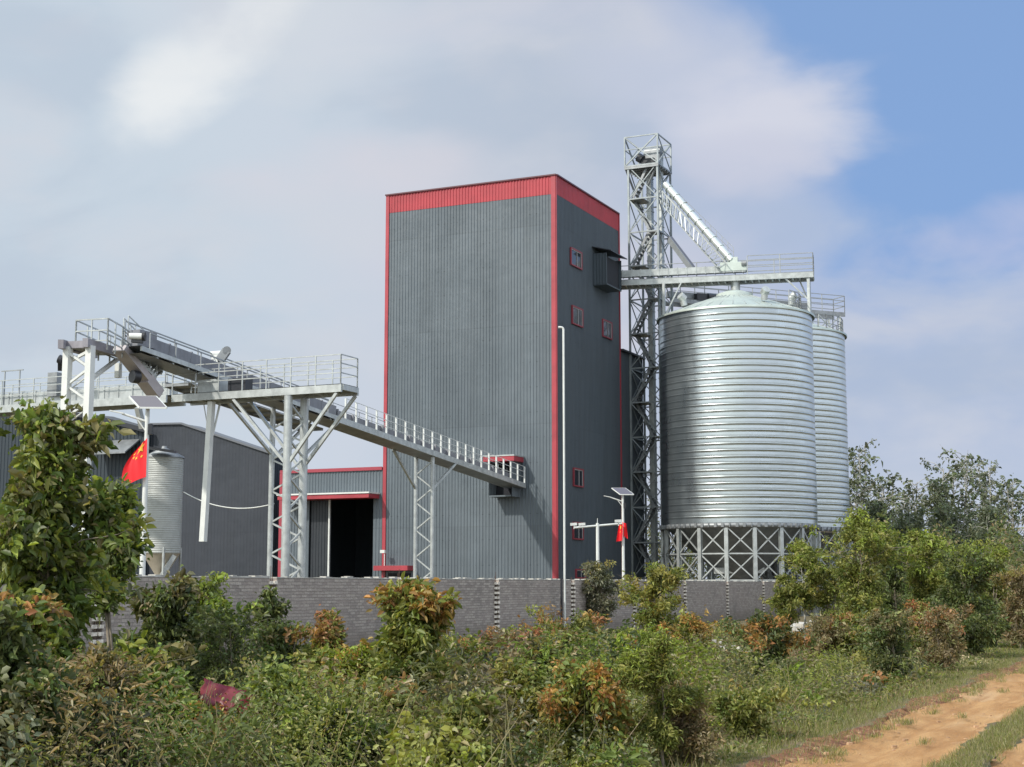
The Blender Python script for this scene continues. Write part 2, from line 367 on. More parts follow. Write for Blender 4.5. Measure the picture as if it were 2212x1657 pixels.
def lacing(mb, a0, a1, b0, b1, n, w_=0.06, x=False, horiz=False):
    # zig-zag bars between legs a0-a1 and b0-b1
    a0, a1, b0, b1 = map(Vector, (a0, a1, b0, b1))
    for i in range(n):
        f, g = i / n, (i + 1) / n
        if x:
            mb.bar(a0.lerp(a1, f), b0.lerp(b1, g), w_); mb.bar(b0.lerp(b1, f), a0.lerp(a1, g), w_)
        elif i % 2 == 0: mb.bar(a0.lerp(a1, f), b0.lerp(b1, g), w_)
        else: mb.bar(b0.lerp(b1, f), a0.lerp(a1, g), w_)
        if horiz: mb.bar(a0.lerp(a1, g), b0.lerp(b1, g), w_)

# ------------------------------------------------------------------ ground and road
ROADK = 0.46
def wig(y, k): return 0.10 * math.sin(y * 0.9 + k * 2.1) + 0.06 * math.sin(y * 2.3 + k) + 0.04 * math.sin(y * 5.1 + 3 * k) + 0.03 * math.sin(y * 11.3 + k)
cols = [(-700, 0), (-300, 0), (-120, 0), (-60, 0), (-30, 0), (-15, 0), (-8, 0), (-4, 0), (-1, 0), (1.0, 0), (1.9, 1), (2.2, 1), (2.45, 2), (2.6, 2), (2.8, 0), (2.95, 0), (3.1, 0), (3.3, 0), (3.5, 0),
        (3.7, 0), (3.9, 3), (4.1, 3), (4.25, 3), (4.42, 4), (4.6, 0), (4.8, 0), (5.0, 0), (5.2, 0), (5.4, 0), (5.9, 0), (6.3, 5), (7.5, 0), (10, 0), (20, 0), (60, 0), (200, 0), (700, 0)]
zprof = {2.2: 0.03, 2.45: -0.03, 2.6: -0.05, 2.8: -0.085, 2.95: -0.10, 3.1: -0.075, 3.3: -0.05, 3.5: -0.085, 3.7: -0.07, 3.9: -0.02, 4.1: -0.01, 4.25: -0.01, 4.42: -0.04, 4.6: -0.08, 4.8: -0.1, 5.0: -0.07, 5.2: -0.06, 5.4: -0.09, 5.9: -0.05, 6.3: 0.0}
kind = {}
ys = [-60, -20, 0, 4, 8] + list(np.arange(9, 50, 0.18)) + list(np.arange(50, 110, 3)) + [120, 150, 200, 300, 500, 900, 1600]
gv = []; gf = {'g': [], 'r': [], 'e': []}
for y in ys:
    for (c, k) in cols:
        off = ROADK * (min(y, 60) - 14.7) if True else 0
        xx = c + off + (wig(y, k) if k else 0)
        z = zprof.get(c, 0.0) * (1 if y < 100 else 0)
        if 0 < y < 60 and -10 < c < 8: z += 0.012 * math.sin(y * 0.9 + c * 3) + 0.007 * math.sin(y * 2.9 - c * 5) + (0.005 * math.sin(y * 9.7 + c * 11) if 2 < c < 6.5 else 0)
        gv.append((xx, y, z))
nc = len(cols)
for j in range(len(ys) - 1):
    for i in range(nc - 1):
        c = cols[i][0]
        kd = 'g'
        if 2.2 <= c < 2.4: kd = 'e'
        elif 2.4 <= c < 3.85 or 4.4 <= c < 6.2: kd = 'r'
        gf[kd].append((j * nc + i, j * nc + i + 1, (j + 1) * nc + i + 1, (j + 1) * nc + i))
def gobj(name, key, m, label, cat, kindv='structure'):
    used = sorted({i for f in gf[key] for i in f}); mp = {u: i for i, u in enumerate(used)}
    b = MB(); b.add([gv[u] for u in used], [tuple(mp[i] for i in f) for f in gf[key]], True)
    o = b.make(name, m); return tag(o, label, cat, kind=kindv)
gobj('ground', 'g', M_GROUND, 'flat weedy ground of brown soil and grass around the mill', 'ground')
gobj('dirt_road', 'r', M_ROAD, 'orange laterite dirt track with two wheel ruts beside the scrub', 'road')
gobj('road_edge', 'e', M_EDGE, 'crumbling dark red soil edge along the orange dirt track', 'soil edge')

# ------------------------------------------------------------------ brick boundary wall
def WP(Y, off=0.0, z=0.0): return Vector((-9.34 + 0.4597 * (Y - 34.0), Y, z)) - A * 0 + (-A) * off   # off > 0 towards the camera side
WN = (A * 0 - A)   # placeholder
NW = Vector((0.9085, -0.418, 0)).normalized()   # wall normal facing the camera side
wall = thing('brick_wall', WP(60), 'long unplastered grey brick boundary wall with toothed gaps, in front of the grey mill', 'wall')
PIER = [34 + 6.32 * k for k in range(-1, 12)]
gap = 0.36
b = MB(); cp = MB()
ends = [24.0] + PIER + [112.0]
for a_, b_ in zip(ends, ends[1:]):
    s0 = WP(a_) + (B * gap / 2 if a_ in PIER else Vector()); s1 = WP(b_) - (B * gap / 2 if b_ in PIER else Vector())
    b.obb(s0 - NW * 0.10, s1 - s0, NW * 0.20, Z3 * 1.97)
    n = 40
    for i in range(n):
        p = s0.lerp(s1, i / n); q = s0.lerp(s1, (i + 1) / n); hh = 0.02 + 0.05 * random.random() ** 2
        cp.obb(p - NW * 0.105 + Z3 * 1.97, q - p, NW * 0.212, Z3 * hh)
b.make('brick_panel', M_BRICK, wall); cp.make('mortar_coping', M_CONC, wall)
for Yp in PIER:
    t_ = MB(); rb = MB(); c = WP(Yp)
    k = 0; z = 0.0
    while z < 1.96:
        if k % 2 == 0:
            for sd in (-1, 1):
                l_ = 0.155 + 0.03 * random.random()
                t_.cbox(c + B * sd * (gap / 2 - l_ / 2 + 0.02) + Z3 * (z + 0.042) + NW * (0.02 + 0.02 * random.random()), B * l_, NW * 0.20, Z3 * 0.082)
        z += 0.082; k += 1
    for sd in (-0.035, 0.04): rb.tube(c + B * sd + NW * 0.05, c + B * (sd + 0.01) + NW * 0.04 + Z3 * (2.05 + 0.25 * random.random()), 0.009, n=5)
    o = t_.make('toothed_pier', M_BRICKT, wall); rb.make('rebar', M_RUST, o)
    bk = MB(); bk.cbox(c - NW * 0.06 + Z3 * 0.98, B * gap, NW * 0.05, Z3 * 1.96); bk.make('infill', M_BRICK, o)

# ------------------------------------------------------------------ mill tower
O = at(1203, 1200, 85.0); O.z = 0.0
NL = Vector((-B.x, -B.y, 0))     # outward normal of the lit faces
NR = Vector((-A.x, -A.y, 0))     # outward normal of the shaded faces
HT = onplane(1202, 378, O, NL).z
TW = (onplane(831, 800, O, NL) - O).dot(A)
TD = (onplane(1337, 700, O, NR) - O).dot(B)
def LP(t, s, z): return O + A * t + B * s + Z3 * z
def on_front(px, py):
    q = onplane(px, py, O, NL); return (q - O).dot(A), q.z
def on_side(px, py):
    q = onplane(px, py, O, NR); return (q - O).dot(B), q.z
tower = thing('mill_tower', LP(TW / 2, TD / 2, 0), 'tall grey ribbed sheet metal mill building with a red band round its top', 'building')
BAND = HT - 1.08
b = MB()
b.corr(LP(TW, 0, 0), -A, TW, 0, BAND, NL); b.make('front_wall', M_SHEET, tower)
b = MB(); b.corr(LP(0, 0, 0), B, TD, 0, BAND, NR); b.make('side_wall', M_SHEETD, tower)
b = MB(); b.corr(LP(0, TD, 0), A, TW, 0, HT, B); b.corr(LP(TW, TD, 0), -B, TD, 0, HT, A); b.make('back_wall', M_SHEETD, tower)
b = MB()
b.corr(LP(TW, 0, 0) + NL * 0.012, -A, TW, BAND - 0.03, HT, NL); b.corr(LP(0, 0, 0) + NR * 0.012, B, TD, BAND - 0.03, HT, NR)
b.make('parapet_band', M_RED, tower)
b = MB()
for (t0, s0) in ((0, 0), (TW, 0), (0, TD)):
    c = LP(t0, s0, HT / 2)
    wd = 0.27 if (t0, s0) == (0, 0) else 0.22
    b.cbox(c + NL * 0.03 + (A * wd / 2 if t0 == 0 else -A * wd / 2) * 0.9 if s0 == 0 else c + NL * 0.0, A * wd, B * 0.06, Z3 * (HT - 0.02))
    if t0 == 0 and s0 == 0: b.cbox(c + NR * 0.04 + B * 0.02, A * 0.05, B * 0.09, Z3 * (HT - 0.02))
b.make('corner_trim', M_REDTRIM, tower)
b = MB()
b.bar(LP(-0.06, -0.05, HT + 0.02), LP(TW + 0.05, -0.05, HT + 0.02), 0.14, 0.08); b.bar(LP(-0.06, 0.02, HT + 0.021), LP(-0.06, TD, HT + 0.021), 0.14, 0.08)
b.make('ridge_cap', mat('dark_red_cap', (0.10, 0.03, 0.04), 0.4), tower)
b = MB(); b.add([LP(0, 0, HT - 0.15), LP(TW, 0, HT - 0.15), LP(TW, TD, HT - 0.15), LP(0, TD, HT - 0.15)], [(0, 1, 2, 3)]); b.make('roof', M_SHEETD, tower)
b = MB(); b.corr(LP(TW, 0.02, 0), -A, TW, 0.0, 0.0, NL)

def window(parent, P0, d, n, w_, h_, z0, whitish=0.4):
    """a red-framed sash window proud of the ribs"""
    f = MB(); k = 0.075
    base = P0 + n * 0.03
    for (u0, u1, a0, a1) in ((0, w_, 0, k), (0, w_, h_ - k, h_), (0, k, k, h_ - k), (w_ - k, w_, k, h_ - k)):
        f.obb(base + d * u0 + Z3 * (z0 + a0), d * (u1 - u0), n * 0.10, Z3 * (a1 - a0))
    fo = f.make('window', M_WINRED, parent)
    g = MB(); g.obb(base + n * 0.02 + d * k + Z3 * (z0 + k), d * (w_ - 2 * k), n * 0.02, Z3 * (h_ - 2 * k)); g.make('pane', M_GLASS, fo)
    s_ = MB(); sw = (w_ - 2 * k) * whitish
    for u0 in (k + 0.01, k + sw, w_ - k - 0.07):
        s_.obb(base + n * 0.045 + d * u0 + Z3 * (z0 + k), d * 0.055, n * 0.025, Z3 * (h_ - 2 * k))
    s_.obb(base + n * 0.045 + d * (k + .01) + Z3 * (z0 + h_ - k - .05), d * (w_ - 2 * k - .02), n * 0.024, Z3 * 0.05)
    s_.make('sash', M_SASH, fo)
    return fo
for (x0, x1, yt, yb) in ((1230, 1254, 540, 578), (1233, 1256, 664, 704), (1299, 1319, 693, 731), (1236, 1257, 1012, 1052), (1235, 1257, 1128, 1166), (1241, 1262, 1229, 1250)):
    s0, zt = on_side(x0, (yt + yb) / 2); s1, _ = on_side(x1, (yt + yb) / 2)
    _, za = on_side((x0 + x1) / 2, yt); _, zb = on_side((x0 + x1) / 2, yb)
    window(tower, LP(0, s0, 0), B, NR, s1 - s0, za - zb, zb, 0.55)

# intake hood for the sloping conveyor on the lit face
t1, zt = on_front(1128, 996); t2, zb = on_front(1072, 1072)
tb, _ = on_front(1072, 1030)
hood = MB(); hz0, hz1 = zb - 0.1, on_front(1100, 1000)[1]
tR, tL = t1 + 0.15, t2
for tt in (tR, tL - 0.04):
    hood.corr(LP(tt, -1.1, 0), B, 1.1, hz0 if tt == tR else hz0, hz1, NR, 0.18, 0.03)
hood.obb(LP(tR + 0.04, -1.1, hz0), A * (tL - tR - 0.1), B * 1.08, Z3 * 0.08)
hood.obb(LP(tR + 0.04, -0.08, hz0), A * (tL - tR - 0.1), B * 0.03, Z3 * 0.9)
ho = hood.make('intake_hood', M_SHEET, tower)
hb = MB(); hb.obb(LP(tR + 0.05, -0.12, hz0 + 0.1), A * (tL - tR - 0.12), B * 0.04, Z3 * (hz1 - hz0 - 0.2)); hb.make('opening_shade_panel', M_DARK, ho)  # near-black panel painting the shade inside the hood
hr = MB(); hr.obb(LP(tR - 0.25, -1.35, hz1), A * (tL - tR + 0.45), B * 1.35, Z3 * 0.28); hr.make('red_fascia', M_REDTRIM, ho)
hr = MB(); hr.obb(LP(tR - 0.28, -1.38, hz1 + 0.28), A * (tL - tR + 0.5), B * 1.38, Z3 * 0.07); hr.make('hood_roof', M_GALV, ho)
# box where the silo catwalk enters the shaded face
s0, _ = on_side(1296, 600); zt = on_side(1310, 560)[1]; zb = on_side(1310, 630)[1]
bx = MB(); sN, sF = s0 - 1.25, s0 + 1.25
bw = 0.95
bx.corr(LP(0, sN, 0), -A, bw, zb, zt - 0.15, NL, 0.18, 0.03); bx.corr(LP(0, sF, 0), -A, bw, zb, zt - 0.15, B, 0.18, 0.03)
bx.obb(LP(0, sN, zb - 0.05), -A * bw, B * (sF - sN), Z3 * 0.08)
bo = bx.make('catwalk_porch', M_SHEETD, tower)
rf = MB(); q0 = LP(0.0, sN - 0.15, zt + 0.25); rf.obb(q0, -A * (bw + 0.35) - Z3 * 0.35, B * (sF - sN + 0.3), Z3 * 0.06); rf.make('porch_roof', M_BLACK, bo)
rf = MB(); rf.obb(LP(-bw + 0.2, sN + 0.05, zb + 0.1), -A * 0.03, B * (sF - sN - 0.1), Z3 * (zt - zb - 0.4)); rf.make('opening_shade_panel', M_DARK, bo)  # near-black panel painting the shade inside the porch

# rear annex, lower, behind the tower
annex = thing('rear_annex', LP(TW / 2, TD + 3, 0), 'lower dark ribbed annex joined to the far side of the tall mill building', 'building')
sE = on_side(1388, 900)[0]; zA0 = on_side(1339, 757)[1]; 
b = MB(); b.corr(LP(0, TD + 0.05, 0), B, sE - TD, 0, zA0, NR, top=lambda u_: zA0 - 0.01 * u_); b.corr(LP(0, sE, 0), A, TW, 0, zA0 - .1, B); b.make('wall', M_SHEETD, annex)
b = MB(); b.obb(LP(-0.25, TD + 0.06, zA0 - 0.03), B * (sE - TD), A * (TW + .2), Z3 * 0.12); b.make('roof', M_BLACK, annex)
b = MB(); b.cbox(LP(-0.08, sE - 0.9, on_side(1362, 870)[1]), A * 0.1, B * 0.12, Z3 * 1.0); b.make('white_vent', M_WHITE, annex)

M_WHD = panel_mat('door_sheet', (0.022, 0.028, 0.036), 0.5, spread=.1)
# ------------------------------------------------------------------ low hall with the big doorway
hall = thing('low_hall', LP(TW + 4, 4, 0), 'low grey hall with a wide dark doorway under a red canopy, left of the mill', 'building')
tH1 = on_front(606, 1150)[0]; zH = on_front(760, 1016)[1]
tD0, _ = on_front(806, 1150); tD1 = on_front(668, 1150)[0]; zD = on_front(740, 1078)[1]
b = MB()
b.corr(LP(tD0, 0, 0), -A, tD0 - TW - 0.02, 0, zH, NL); b.corr(LP(tD1, 0, 0), -A, tD1 - tD0, zD, zH, NL); b.corr(LP(tH1, 0, 0), -A, tH1 - tD1, 0, zH, NL)
b.make('front_wall', M_SHEET, hall)
b = MB(); b.obb(LP(tH1, 9, 0), -A * (tH1 - TW), B * 0.1, Z3 * zH); b.obb(LP(tH1, 0.04, 0), A * 0.1, B * 9, Z3 * zH); b.obb(LP(TW + 0.1, 0.06, 0), A * 0.1, B * 8.9, Z3 * (zH - .1)); b.make('inner_wall', M_SHEETD, hall)
b = MB(); b.obb(LP(tH1 + 0.1, -0.1, zH), -A * (tH1 - TW + 0.05), B * 9.3, Z3 * 0.12); b.make('roof', M_SHEETD, hall)
b = MB(); b.obb(LP(tH1 + 0.05, -0.12, zH - 0.05), -A * (tH1 - TW), B * 0.06, Z3 * 0.2); b.obb(LP(tH1 + 0.05, -0.14, 0), -A * 0.3, B * 0.06, Z3 * (zH - 0.06)); b.make('red_trim', mat('maroon_trim', (0.30, 0.04, 0.06), .45), hall)
cL = on_front(640, 1080)[0]; cR = on_front(836, 1070)[0]; cz = on_front(740, 1080)[1]
b = MB(); b.obb(LP(cR + 0.5, -1.3, cz + 0.02), A * (cL - cR), B * 1.28, Z3 * 0.25); o = b.make('door_canopy', M_REDTRIM, hall)
b = MB(); b.obb(LP(cR + 0.46, -1.36, cz + 0.272), A * (cL - cR + .08), B * 1.36, Z3 * 0.09); b.make('canopy_sheet', M_WHITE, o)
tm = on_front(712, 1150)[0]
b = MB(); b.cbox(LP(tm, -0.06, zD / 2), A * 0.1, B * 0.08, Z3 * zD); b.make('door_post', M_WHITE, hall)
b = MB(); b.corr(LP(tD1 - 0.02, 0.12, 0), -A, tD1 - tm, 0.0, zD, NL, 0.22, 0.03); b.make('sliding_door', M_WHD, hall)
b = MB(); b.obb(LP(tD1, 8.0, 0), -A * (tD1 - tD0), B * 0.1, Z3 * zD); b.make('shade_backdrop', M_DARK, hall)  # near-black sheet painting the shade deep in the doorway
a0_, az_ = on_front(896, 1228); a1_, _ = on_front(823, 1228)
b = MB(); b.obb(LP(a0_, -0.9, az_ - 0.12), A * (a1_ - a0_), B * 0.88, Z3 * 0.28); b.make('small_awning', M_REDTRIM, hall)
b = MB(); b.obb(LP(a0_ + .25, -0.08, 0.02), A * (a1_ - a0_ - .8), B * 0.06, Z3 * (az_ - 0.3)); b.make('side_door', M_DARK, hall)

# small floodlight above the awning
fl = thing('floodlight', LP((a0_ + a1_) / 2, -0.6, az_ + 0.16), 'tiny white floodlight on a stalk above the small red awning', 'lamp')
pf = LP((a1_ * .75 + a0_ * .25), -0.6, az_ + 0.14); b = MB(); b.tube(pf, pf + Z3 * 0.75, 0.03, n=6); b.make('stalk', M_WHITE, fl)
b = MB(); b.cbox(pf + Z3 * 0.85 - NR * 0.1, A * 0.3, B * 0.2, Z3 * 0.18); b.make('lamp_head', M_WHITE, fl)

# ------------------------------------------------------------------ warehouses
wh = thing('warehouse', LP(28, 8, 0), 'dark slate gabled warehouse behind the small round bin', 'building')
WO = LP(0, 2.0, 0)
def on_wh(px, py):
    q = onplane(px, py, WO, NL); return (q - O).dot(A), q.z
tr_, zr_ = on_wh(588, 981); tp_, zp_ = on_wh(394, 917); tl_, zl_ = on_wh(322, 918)
def wtop(u_):
    t = tl_ - u_   # distance from left end along -A
    if t >= tp_: return zp_ + (zl_ - zp_) * (t - tp_) / (tl_ - tp_)
    return zr_ + (zp_ - zr_) * (t - tr_) / (tp_ - tr_)
M_WH = panel_mat('warehouse_sheet', (0.025, 0.031, 0.043), 0.5, spread=.1)
b = MB(); b.corr(LP(tl_, 2.0, 0), -A, tl_ - tr_, 0, 0, NL, 0.25, 0.012, top=wtop); b.corr(LP(tr_, 2.0, 0), B, 2.0, 0, zr_, NR, 0.25, 0.012); b.make('wall', M_WH, wh)
b = MB(); b.add([LP(tr_, 1.85, zr_), LP(tp_, 1.85, zp_ + 0.05), LP(tp_, 4, zp_ + 0.05), LP(tr_, 4, zr_), LP(tl_, 1.85, zl_ + .04), LP(tl_, 4, zl_ + .04)], [(0, 1, 2, 3), (1, 4, 5, 2)]);
b.bar(LP(tr_ - .1, 1.9, zr_ + 0.02), LP(tp_, 1.9, zp_ + 0.06), 0.16, 0.12); b.bar(LP(tp_, 1.9, zp_ + 0.06), LP(tl_, 1.9, zl_ + .05), 0.16, 0.12)
b.make('roof', mat('roof_slate', (0.12, 0.13, 0.15), 0.5), wh)
# second warehouse, further left: its long wall runs off the frame
wh2 = thing('left_warehouse', LP(40, 6, 0), 'darker ribbed warehouse with a projecting grey hood, half hidden by the big leafy tree', 'building')
tq, zq = on_wh(326, 935); tw, zw = on_wh(215, 905); te, ze = on_wh(-160, 870)
b = MB(); b.corr(LP(te, 1.5, 0), -A, te - tq, 0, 0, NL, 0.3, 0.04, top=lambda u_: zq + (zw - zq) * min(1, (te - u_ - tq) / (tw - tq)) + (0 if te - u_ < tw else (ze - zw) * (te - u_ - tw) / (te - tw)))
b.corr(LP(tq, 1.5, 0), B, 1.8, 0, zq, NR); b.make('wall', mat('deep_slate_sheet', (0.020, 0.032, 0.043), 0.55, streak=0.3), wh2)
b = MB(); b.bar(LP(tq - .2, 1.3, zq + 0.1), LP(tw, 1.3, zw + 0.1), 0.5, 0.3); b.bar(LP(tw, 1.3, zw + 0.1), LP(te, 1.3, ze + 0.1), 0.5, 0.3)
b.add([LP(tq, 1.4, zq + .1), LP(tw, 1.4, zw + .1), LP(te, 1.4, ze + .1), LP(te, 3.4, ze + .3), LP(tw, 3.4, zw + .3), LP(tq, 3.4, zq + .2)], [(0, 1, 4, 5), (1, 2, 3, 4)])
b.make('roof', M_BLACK, wh2)
h0, hz = on_wh(312, 984); h1, _ = on_wh(228, 984)
b = MB(); q = [LP(h0, 1.45, hz + 0.95), LP(h1, 1.45, hz + 0.95), LP(h1, 0.0, hz), LP(h0, 0.0, hz)]
b.add(q + [v + Z3 * 0.1 for v in q], [(3, 2, 1, 0), (4, 5, 6, 7), (0, 4, 7, 3), (1, 2, 6, 5), (2, 3, 7, 6)]); b.make('hood', M_GALVD, wh2)

# ------------------------------------------------------------------ silos
def silo(name, c, Rr, zb, ze, zt, label, ncol=18, detail=True):
    c = Vector((c[0], c[1], 0)); s_ = thing(name, c, label, 'silo', 'corrugated steel grain silos')
    band = 0.383; n = int(round((ze - zb) / band)); band = (ze - zb) / n
    prof = [(Rr, zb)]
    for i in range(n):
        z0 = zb + i * band
        prof += [(Rr + 0.000, z0 + 0.012), (Rr + 0.0035, z0 + band * 0.30), (Rr + 0.004, z0 + band * 0.55), (Rr + 0.001, z0 + band - 0.05),
                 (Rr + 0.016, z0 + band - 0.036), (Rr + 0.017, z0 + band - 0.014), (Rr - 0.004, z0 + band - 0.006)]
    b = MB(); b.lathe(c, prof, 160); body = b.make('ribbed_shell', M_ZINC, s_)
    b = MB(); rise = zt - ze
    rp = [(Rr + 0.16, ze - 0.10), (Rr + 0.17, ze + 0.02), (Rr - 0.1, ze + 0.10), (Rr * 0.62, ze + rise * 0.45), (Rr * 0.30, ze + rise * 0.74), (Rr * 0.245, ze + rise * 0.76), (Rr * 0.24, ze + rise * 0.90), (Rr * 0.14, ze + rise), (0.01, ze + rise)]
    b.lathe(c, rp, 96); ro = b.make('roof', M_ZROOF, s_)
    b = MB()
    for i in range(36):
        a = 2 * math.pi * i / 36; d = Vector((math.cos(a), math.sin(a), 0))
        b.bar(c + d * (Rr - 0.15) + Z3 * (ze + 0.13), c + d * Rr * 0.3 + Z3 * (ze + rise * 0.74 + 0.02), 0.04, 0.05)
    b.make('roof_rib', M_GALV, ro)
    b = MB(); b.lathe(c, [(Rr + 0.02, zb - 0.02), (Rr + 0.10, zb - 0.02), (Rr + 0.10, zb - 0.30), (Rr - 0.1, zb - 0.30)], 96)
    for i in range(72):
        a = 2 * math.pi * i / 72; d = Vector((math.cos(a), math.sin(a), 0)); sd = Vector((-d.y, d.x, 0))
        b.cbox(c + d * (Rr + 0.13) + Z3 * (zb - 0.15), d * 0.08, sd * (0.16 if i % 3 else 0.05), Z3 * 0.24)
    b.make('ring_beam', M_GALVD, s_)
    b = MB(); b.lathe(c, [(Rr - 0.12, zb - 0.05), (0.35, 1.6), (0.35, 1.2), (0.0, 1.2)], 64); b.make('hopper', M_GALVD, s_)
    br = MB(); pts = []
    for i in range(ncol):
        a = 2 * math.pi * (i + 0.5) / ncol + R(-90 + 2.2 - 360 / ncol / 2); d = Vector((math.cos(a), math.sin(a), 0)); sd = Vector((-d.y, d.x, 0)); p = c + d * (Rr - 0.02)
        pts.append(p); l_ = MB()
        l_.cbox(p + Z3 * (zb - 0.3) / 2 + d * 0.10, d * 0.02, sd * 0.22, Z3 * (zb - 0.3)); l_.cbox(p + Z3 * (zb - 0.3) / 2 - d * 0.10, d * 0.02, sd * 0.22, Z3 * (zb - 0.3)); l_.cbox(p + Z3 * (zb - 0.3) / 2, d * 0.18, sd * 0.02, Z3 * (zb - 0.3))
        l_.cbox(p + Z3 * 0.02, d * .4, sd * .4, Z3 * .04)
        l_.make('leg', M_GALV, s_)
    zs = [0.4, (zb - 0.4) / 2 + 0.15, zb - 0.55] if zb < 4 else [0.5, 2.08, 3.61, zb - 0.22]
    for i in range(ncol):
        p, q = pts[i], pts[(i + 1) % ncol]
        for z0, z1 in zip(zs, zs[1:]):
            br.bar(p + Z3 * z0, q + Z3 * z1, 0.07); br.bar(q + Z3 * (z0 + .01), p + Z3 * (z1 - .01), 0.07)
            br.bar(p + Z3 * z0, q + Z3 * z0, 0.08)
    br.make('cross_bracing', M_GALV, s_)
    return s_, c
S1c = at(1592, 900, 92.0); ze1 = at(1592, 690, 92).z; zb1 = at(1592, 1135, 92).z; R1 = (at(1757, 900, 92) - S1c).length * 0.998
zt1 = at(1592, 631, 92).z
silo1, c1 = silo('grain_silo', S1c, R1, zb1, ze1, zt1, 'nearer and larger looking ribbed steel silo, its dark left side mirroring the mill')
S2c = at(1676, 900, 101.5); R2 = (at(1826, 900, 101.5) - S2c).length
silo2, c2 = silo('grain_silo', S2c, R2, at(1676, 1143, 101.5).z, at(1676, 731, 101.5).z, at(1676, 680, 101.5).z, 'ribbed steel silo mostly hidden behind the first, only its right edge showing')
# roof vents + hatch on silo 1
b = MB()
for a in (R(205), R(330), R(290)):
    d = Vector((math.cos(a), math.sin(a), 0)); p = c1 + d * R1 * 0.78 + Z3 * (ze1 + (zt1 - ze1) * 0.33)
    b = MB(); b.tube(p, p + Z3 * 0.45 + d * 0.1, 0.2, n=10); b.tube(p + Z3 * 0.4, p + Z3 * 0.62 + d * 0.3, 0.26, n=10); b.make('roof_vent', M_GALV, silo1)
# inner discharge conveyor under silo 1
cv = thing('discharge_conveyor', c1 - Vector((0, 1, 0)), 'grey box conveyor on short posts under the nearer silo', 'conveyor')
b = MB(); p = at(1543, 1233, 91); q = at(1650, 1232, 91); b.bar(p, q, 0.5, 0.35); b.make('casing', M_WHITE, cv)
for f in (0.15, 0.85): m_ = MB(); pp = p.lerp(q, f); m_.bar(Vector((pp.x, pp.y, 0)), pp, 0.14); m_.make('post', M_GALV, cv)
b = MB(); g0 = at(1600, 1236, 91); b.bar(g0, at(1600, 1205, 91.5), 0.5); b.make('feed_spout', M_GALV, cv)
# external ladder pipe seam between silos
# ------------------------------------------------------------------ bucket elevator mast
E0 = at(1427, 900, 95.0); E0.z = 0
def EP(t, s, z): return E0 + A * t + B * s + Z3 * z
EW, ED = 2.0, 2.6
ztop = at(1427, 289, 95).z; zcage = at(1427, 352, 95).z
mast = thing('elevator_mast', EP(EW / 2, ED / 2, 0), 'tall square lattice steel mast with a cage on top, between mill and silos', 'tower')
corners = [(0, 0), (EW, 0), (EW, ED), (0, ED)]
for (t, s) in corners: l_ = MB(); l_.bar(EP(t, s, 0), EP(t, s, zcage), 0.12); l_.make('leg', M_MAST, mast)
nlev = 13; lev = [zcage * i / nlev for i in range(nlev + 1)]
b = MB(); h_ = MB()
for i in range(nlev):
    for k in range(4):
        p, q = corners[k], corners[(k + 1) % 4]
        b.bar(EP(*p, lev[i]), EP(*q, lev[i + 1]), 0.055); b.bar(EP(*q, lev[i] + .01), EP(*p, lev[i + 1] + .01), 0.055)
        b.bar(EP(*p, lev[i + 1]), EP(*q, lev[i + 1]), 0.08)
b.make('cross_bracing', M_MAST, mast)
# small cross pipes / stair flights
st = MB()
for i in range(nlev):
    z0, z1 = lev[i], lev[i + 1]; s_ = 0.25 if i % 2 == 0 else 0.75
    ta, tb_ = (EW - 0.15, 0.75) if i % 2 == 0 else (0.75, EW - 0.15)
    for e in (-0.3, 0.3): st.bar(EP(ta, s_ + .3 + e, z0 + 0.05), EP(tb_, s_ + .3 + e, z1), 0.05, 0.16)
    for j in range(9):
        f = (j + 0.5) / 9; st.cbox(EP(ta + (tb_ - ta) * f, s_ + .3, z0 + (z1 - z0) * f), A * 0.22, B * 0.6, Z3 * 0.03)
    if i % 2: st.obb(EP(EW - 0.95, 0.05, z1), A * 0.9, B * 1.5, Z3 * 0.06)
    else: st.obb(EP(0.1, 0.3, z1), A * 0.7, B * 1.0, Z3 * 0.05)
st.make('stair_flight', M_GALVD, mast)
b = MB()
for (t, s) in ((1.05, 1.5), (0.35, 1.5)):
    b.cbox(EP(t, s, (zcage + 0.6) / 2), A * 0.32, B * 0.5, Z3 * (zcage + 0.6))
for i in range(nlev * 2):
    for (t, s) in ((1.05, 1.5), (0.35, 1.5)): b.cbox(EP(t, s, zcage * (i + .5) / (nlev * 2)), A * 0.38, B * 0.56, Z3 * 0.06)
b.make('elevator_leg_casing', M_GALV, mast)
# cage
c0, c1_ = -0.02, EW + 0.28
cc = [(-0.05, -0.05), (EW + 0.22, -0.05), (EW + 0.22, ED + 0.05), (-0.05, ED + 0.05)]
b = MB()
for k in range(4):
    p, q = cc[k], cc[(k + 1) % 4]
    b.bar(EP(*p, zcage), EP(*p, ztop), 0.09)
    for z in (zcage, ztop, zcage + 1.1): b.bar(EP(*p, z), EP(*q, z), 0.07 if z != zcage + 1.1 else 0.05)
    b.bar(EP(*p, zcage), EP(*q, ztop), 0.06); b.bar(EP(*q, zcage), EP(*p, ztop), 0.08)
b.make('top_cage', M_MAST, mast)
b = MB(); b.obb(EP(-0.1, -0.1, zcage - 0.08), A * (EW + 0.35), B * (ED + 0.2), Z3 * 0.07)
for i in range(6): b.obb(EP(-0.1, -0.1 + i * ED / 5.5, zcage - 0.22), A * (EW + 0.35), B * 0.08, Z3 * 0.13)
b.bar(EP(EW + .2, 0, zcage - 0.1), EP(EW, 1.2, zcage - 1.5), 0.1); b.bar(EP(0, 0, zcage - 0.1), EP(0.9, 0.6, zcage - 1.3), 0.1)
b.make('cage_floor', M_GALVD, mast)
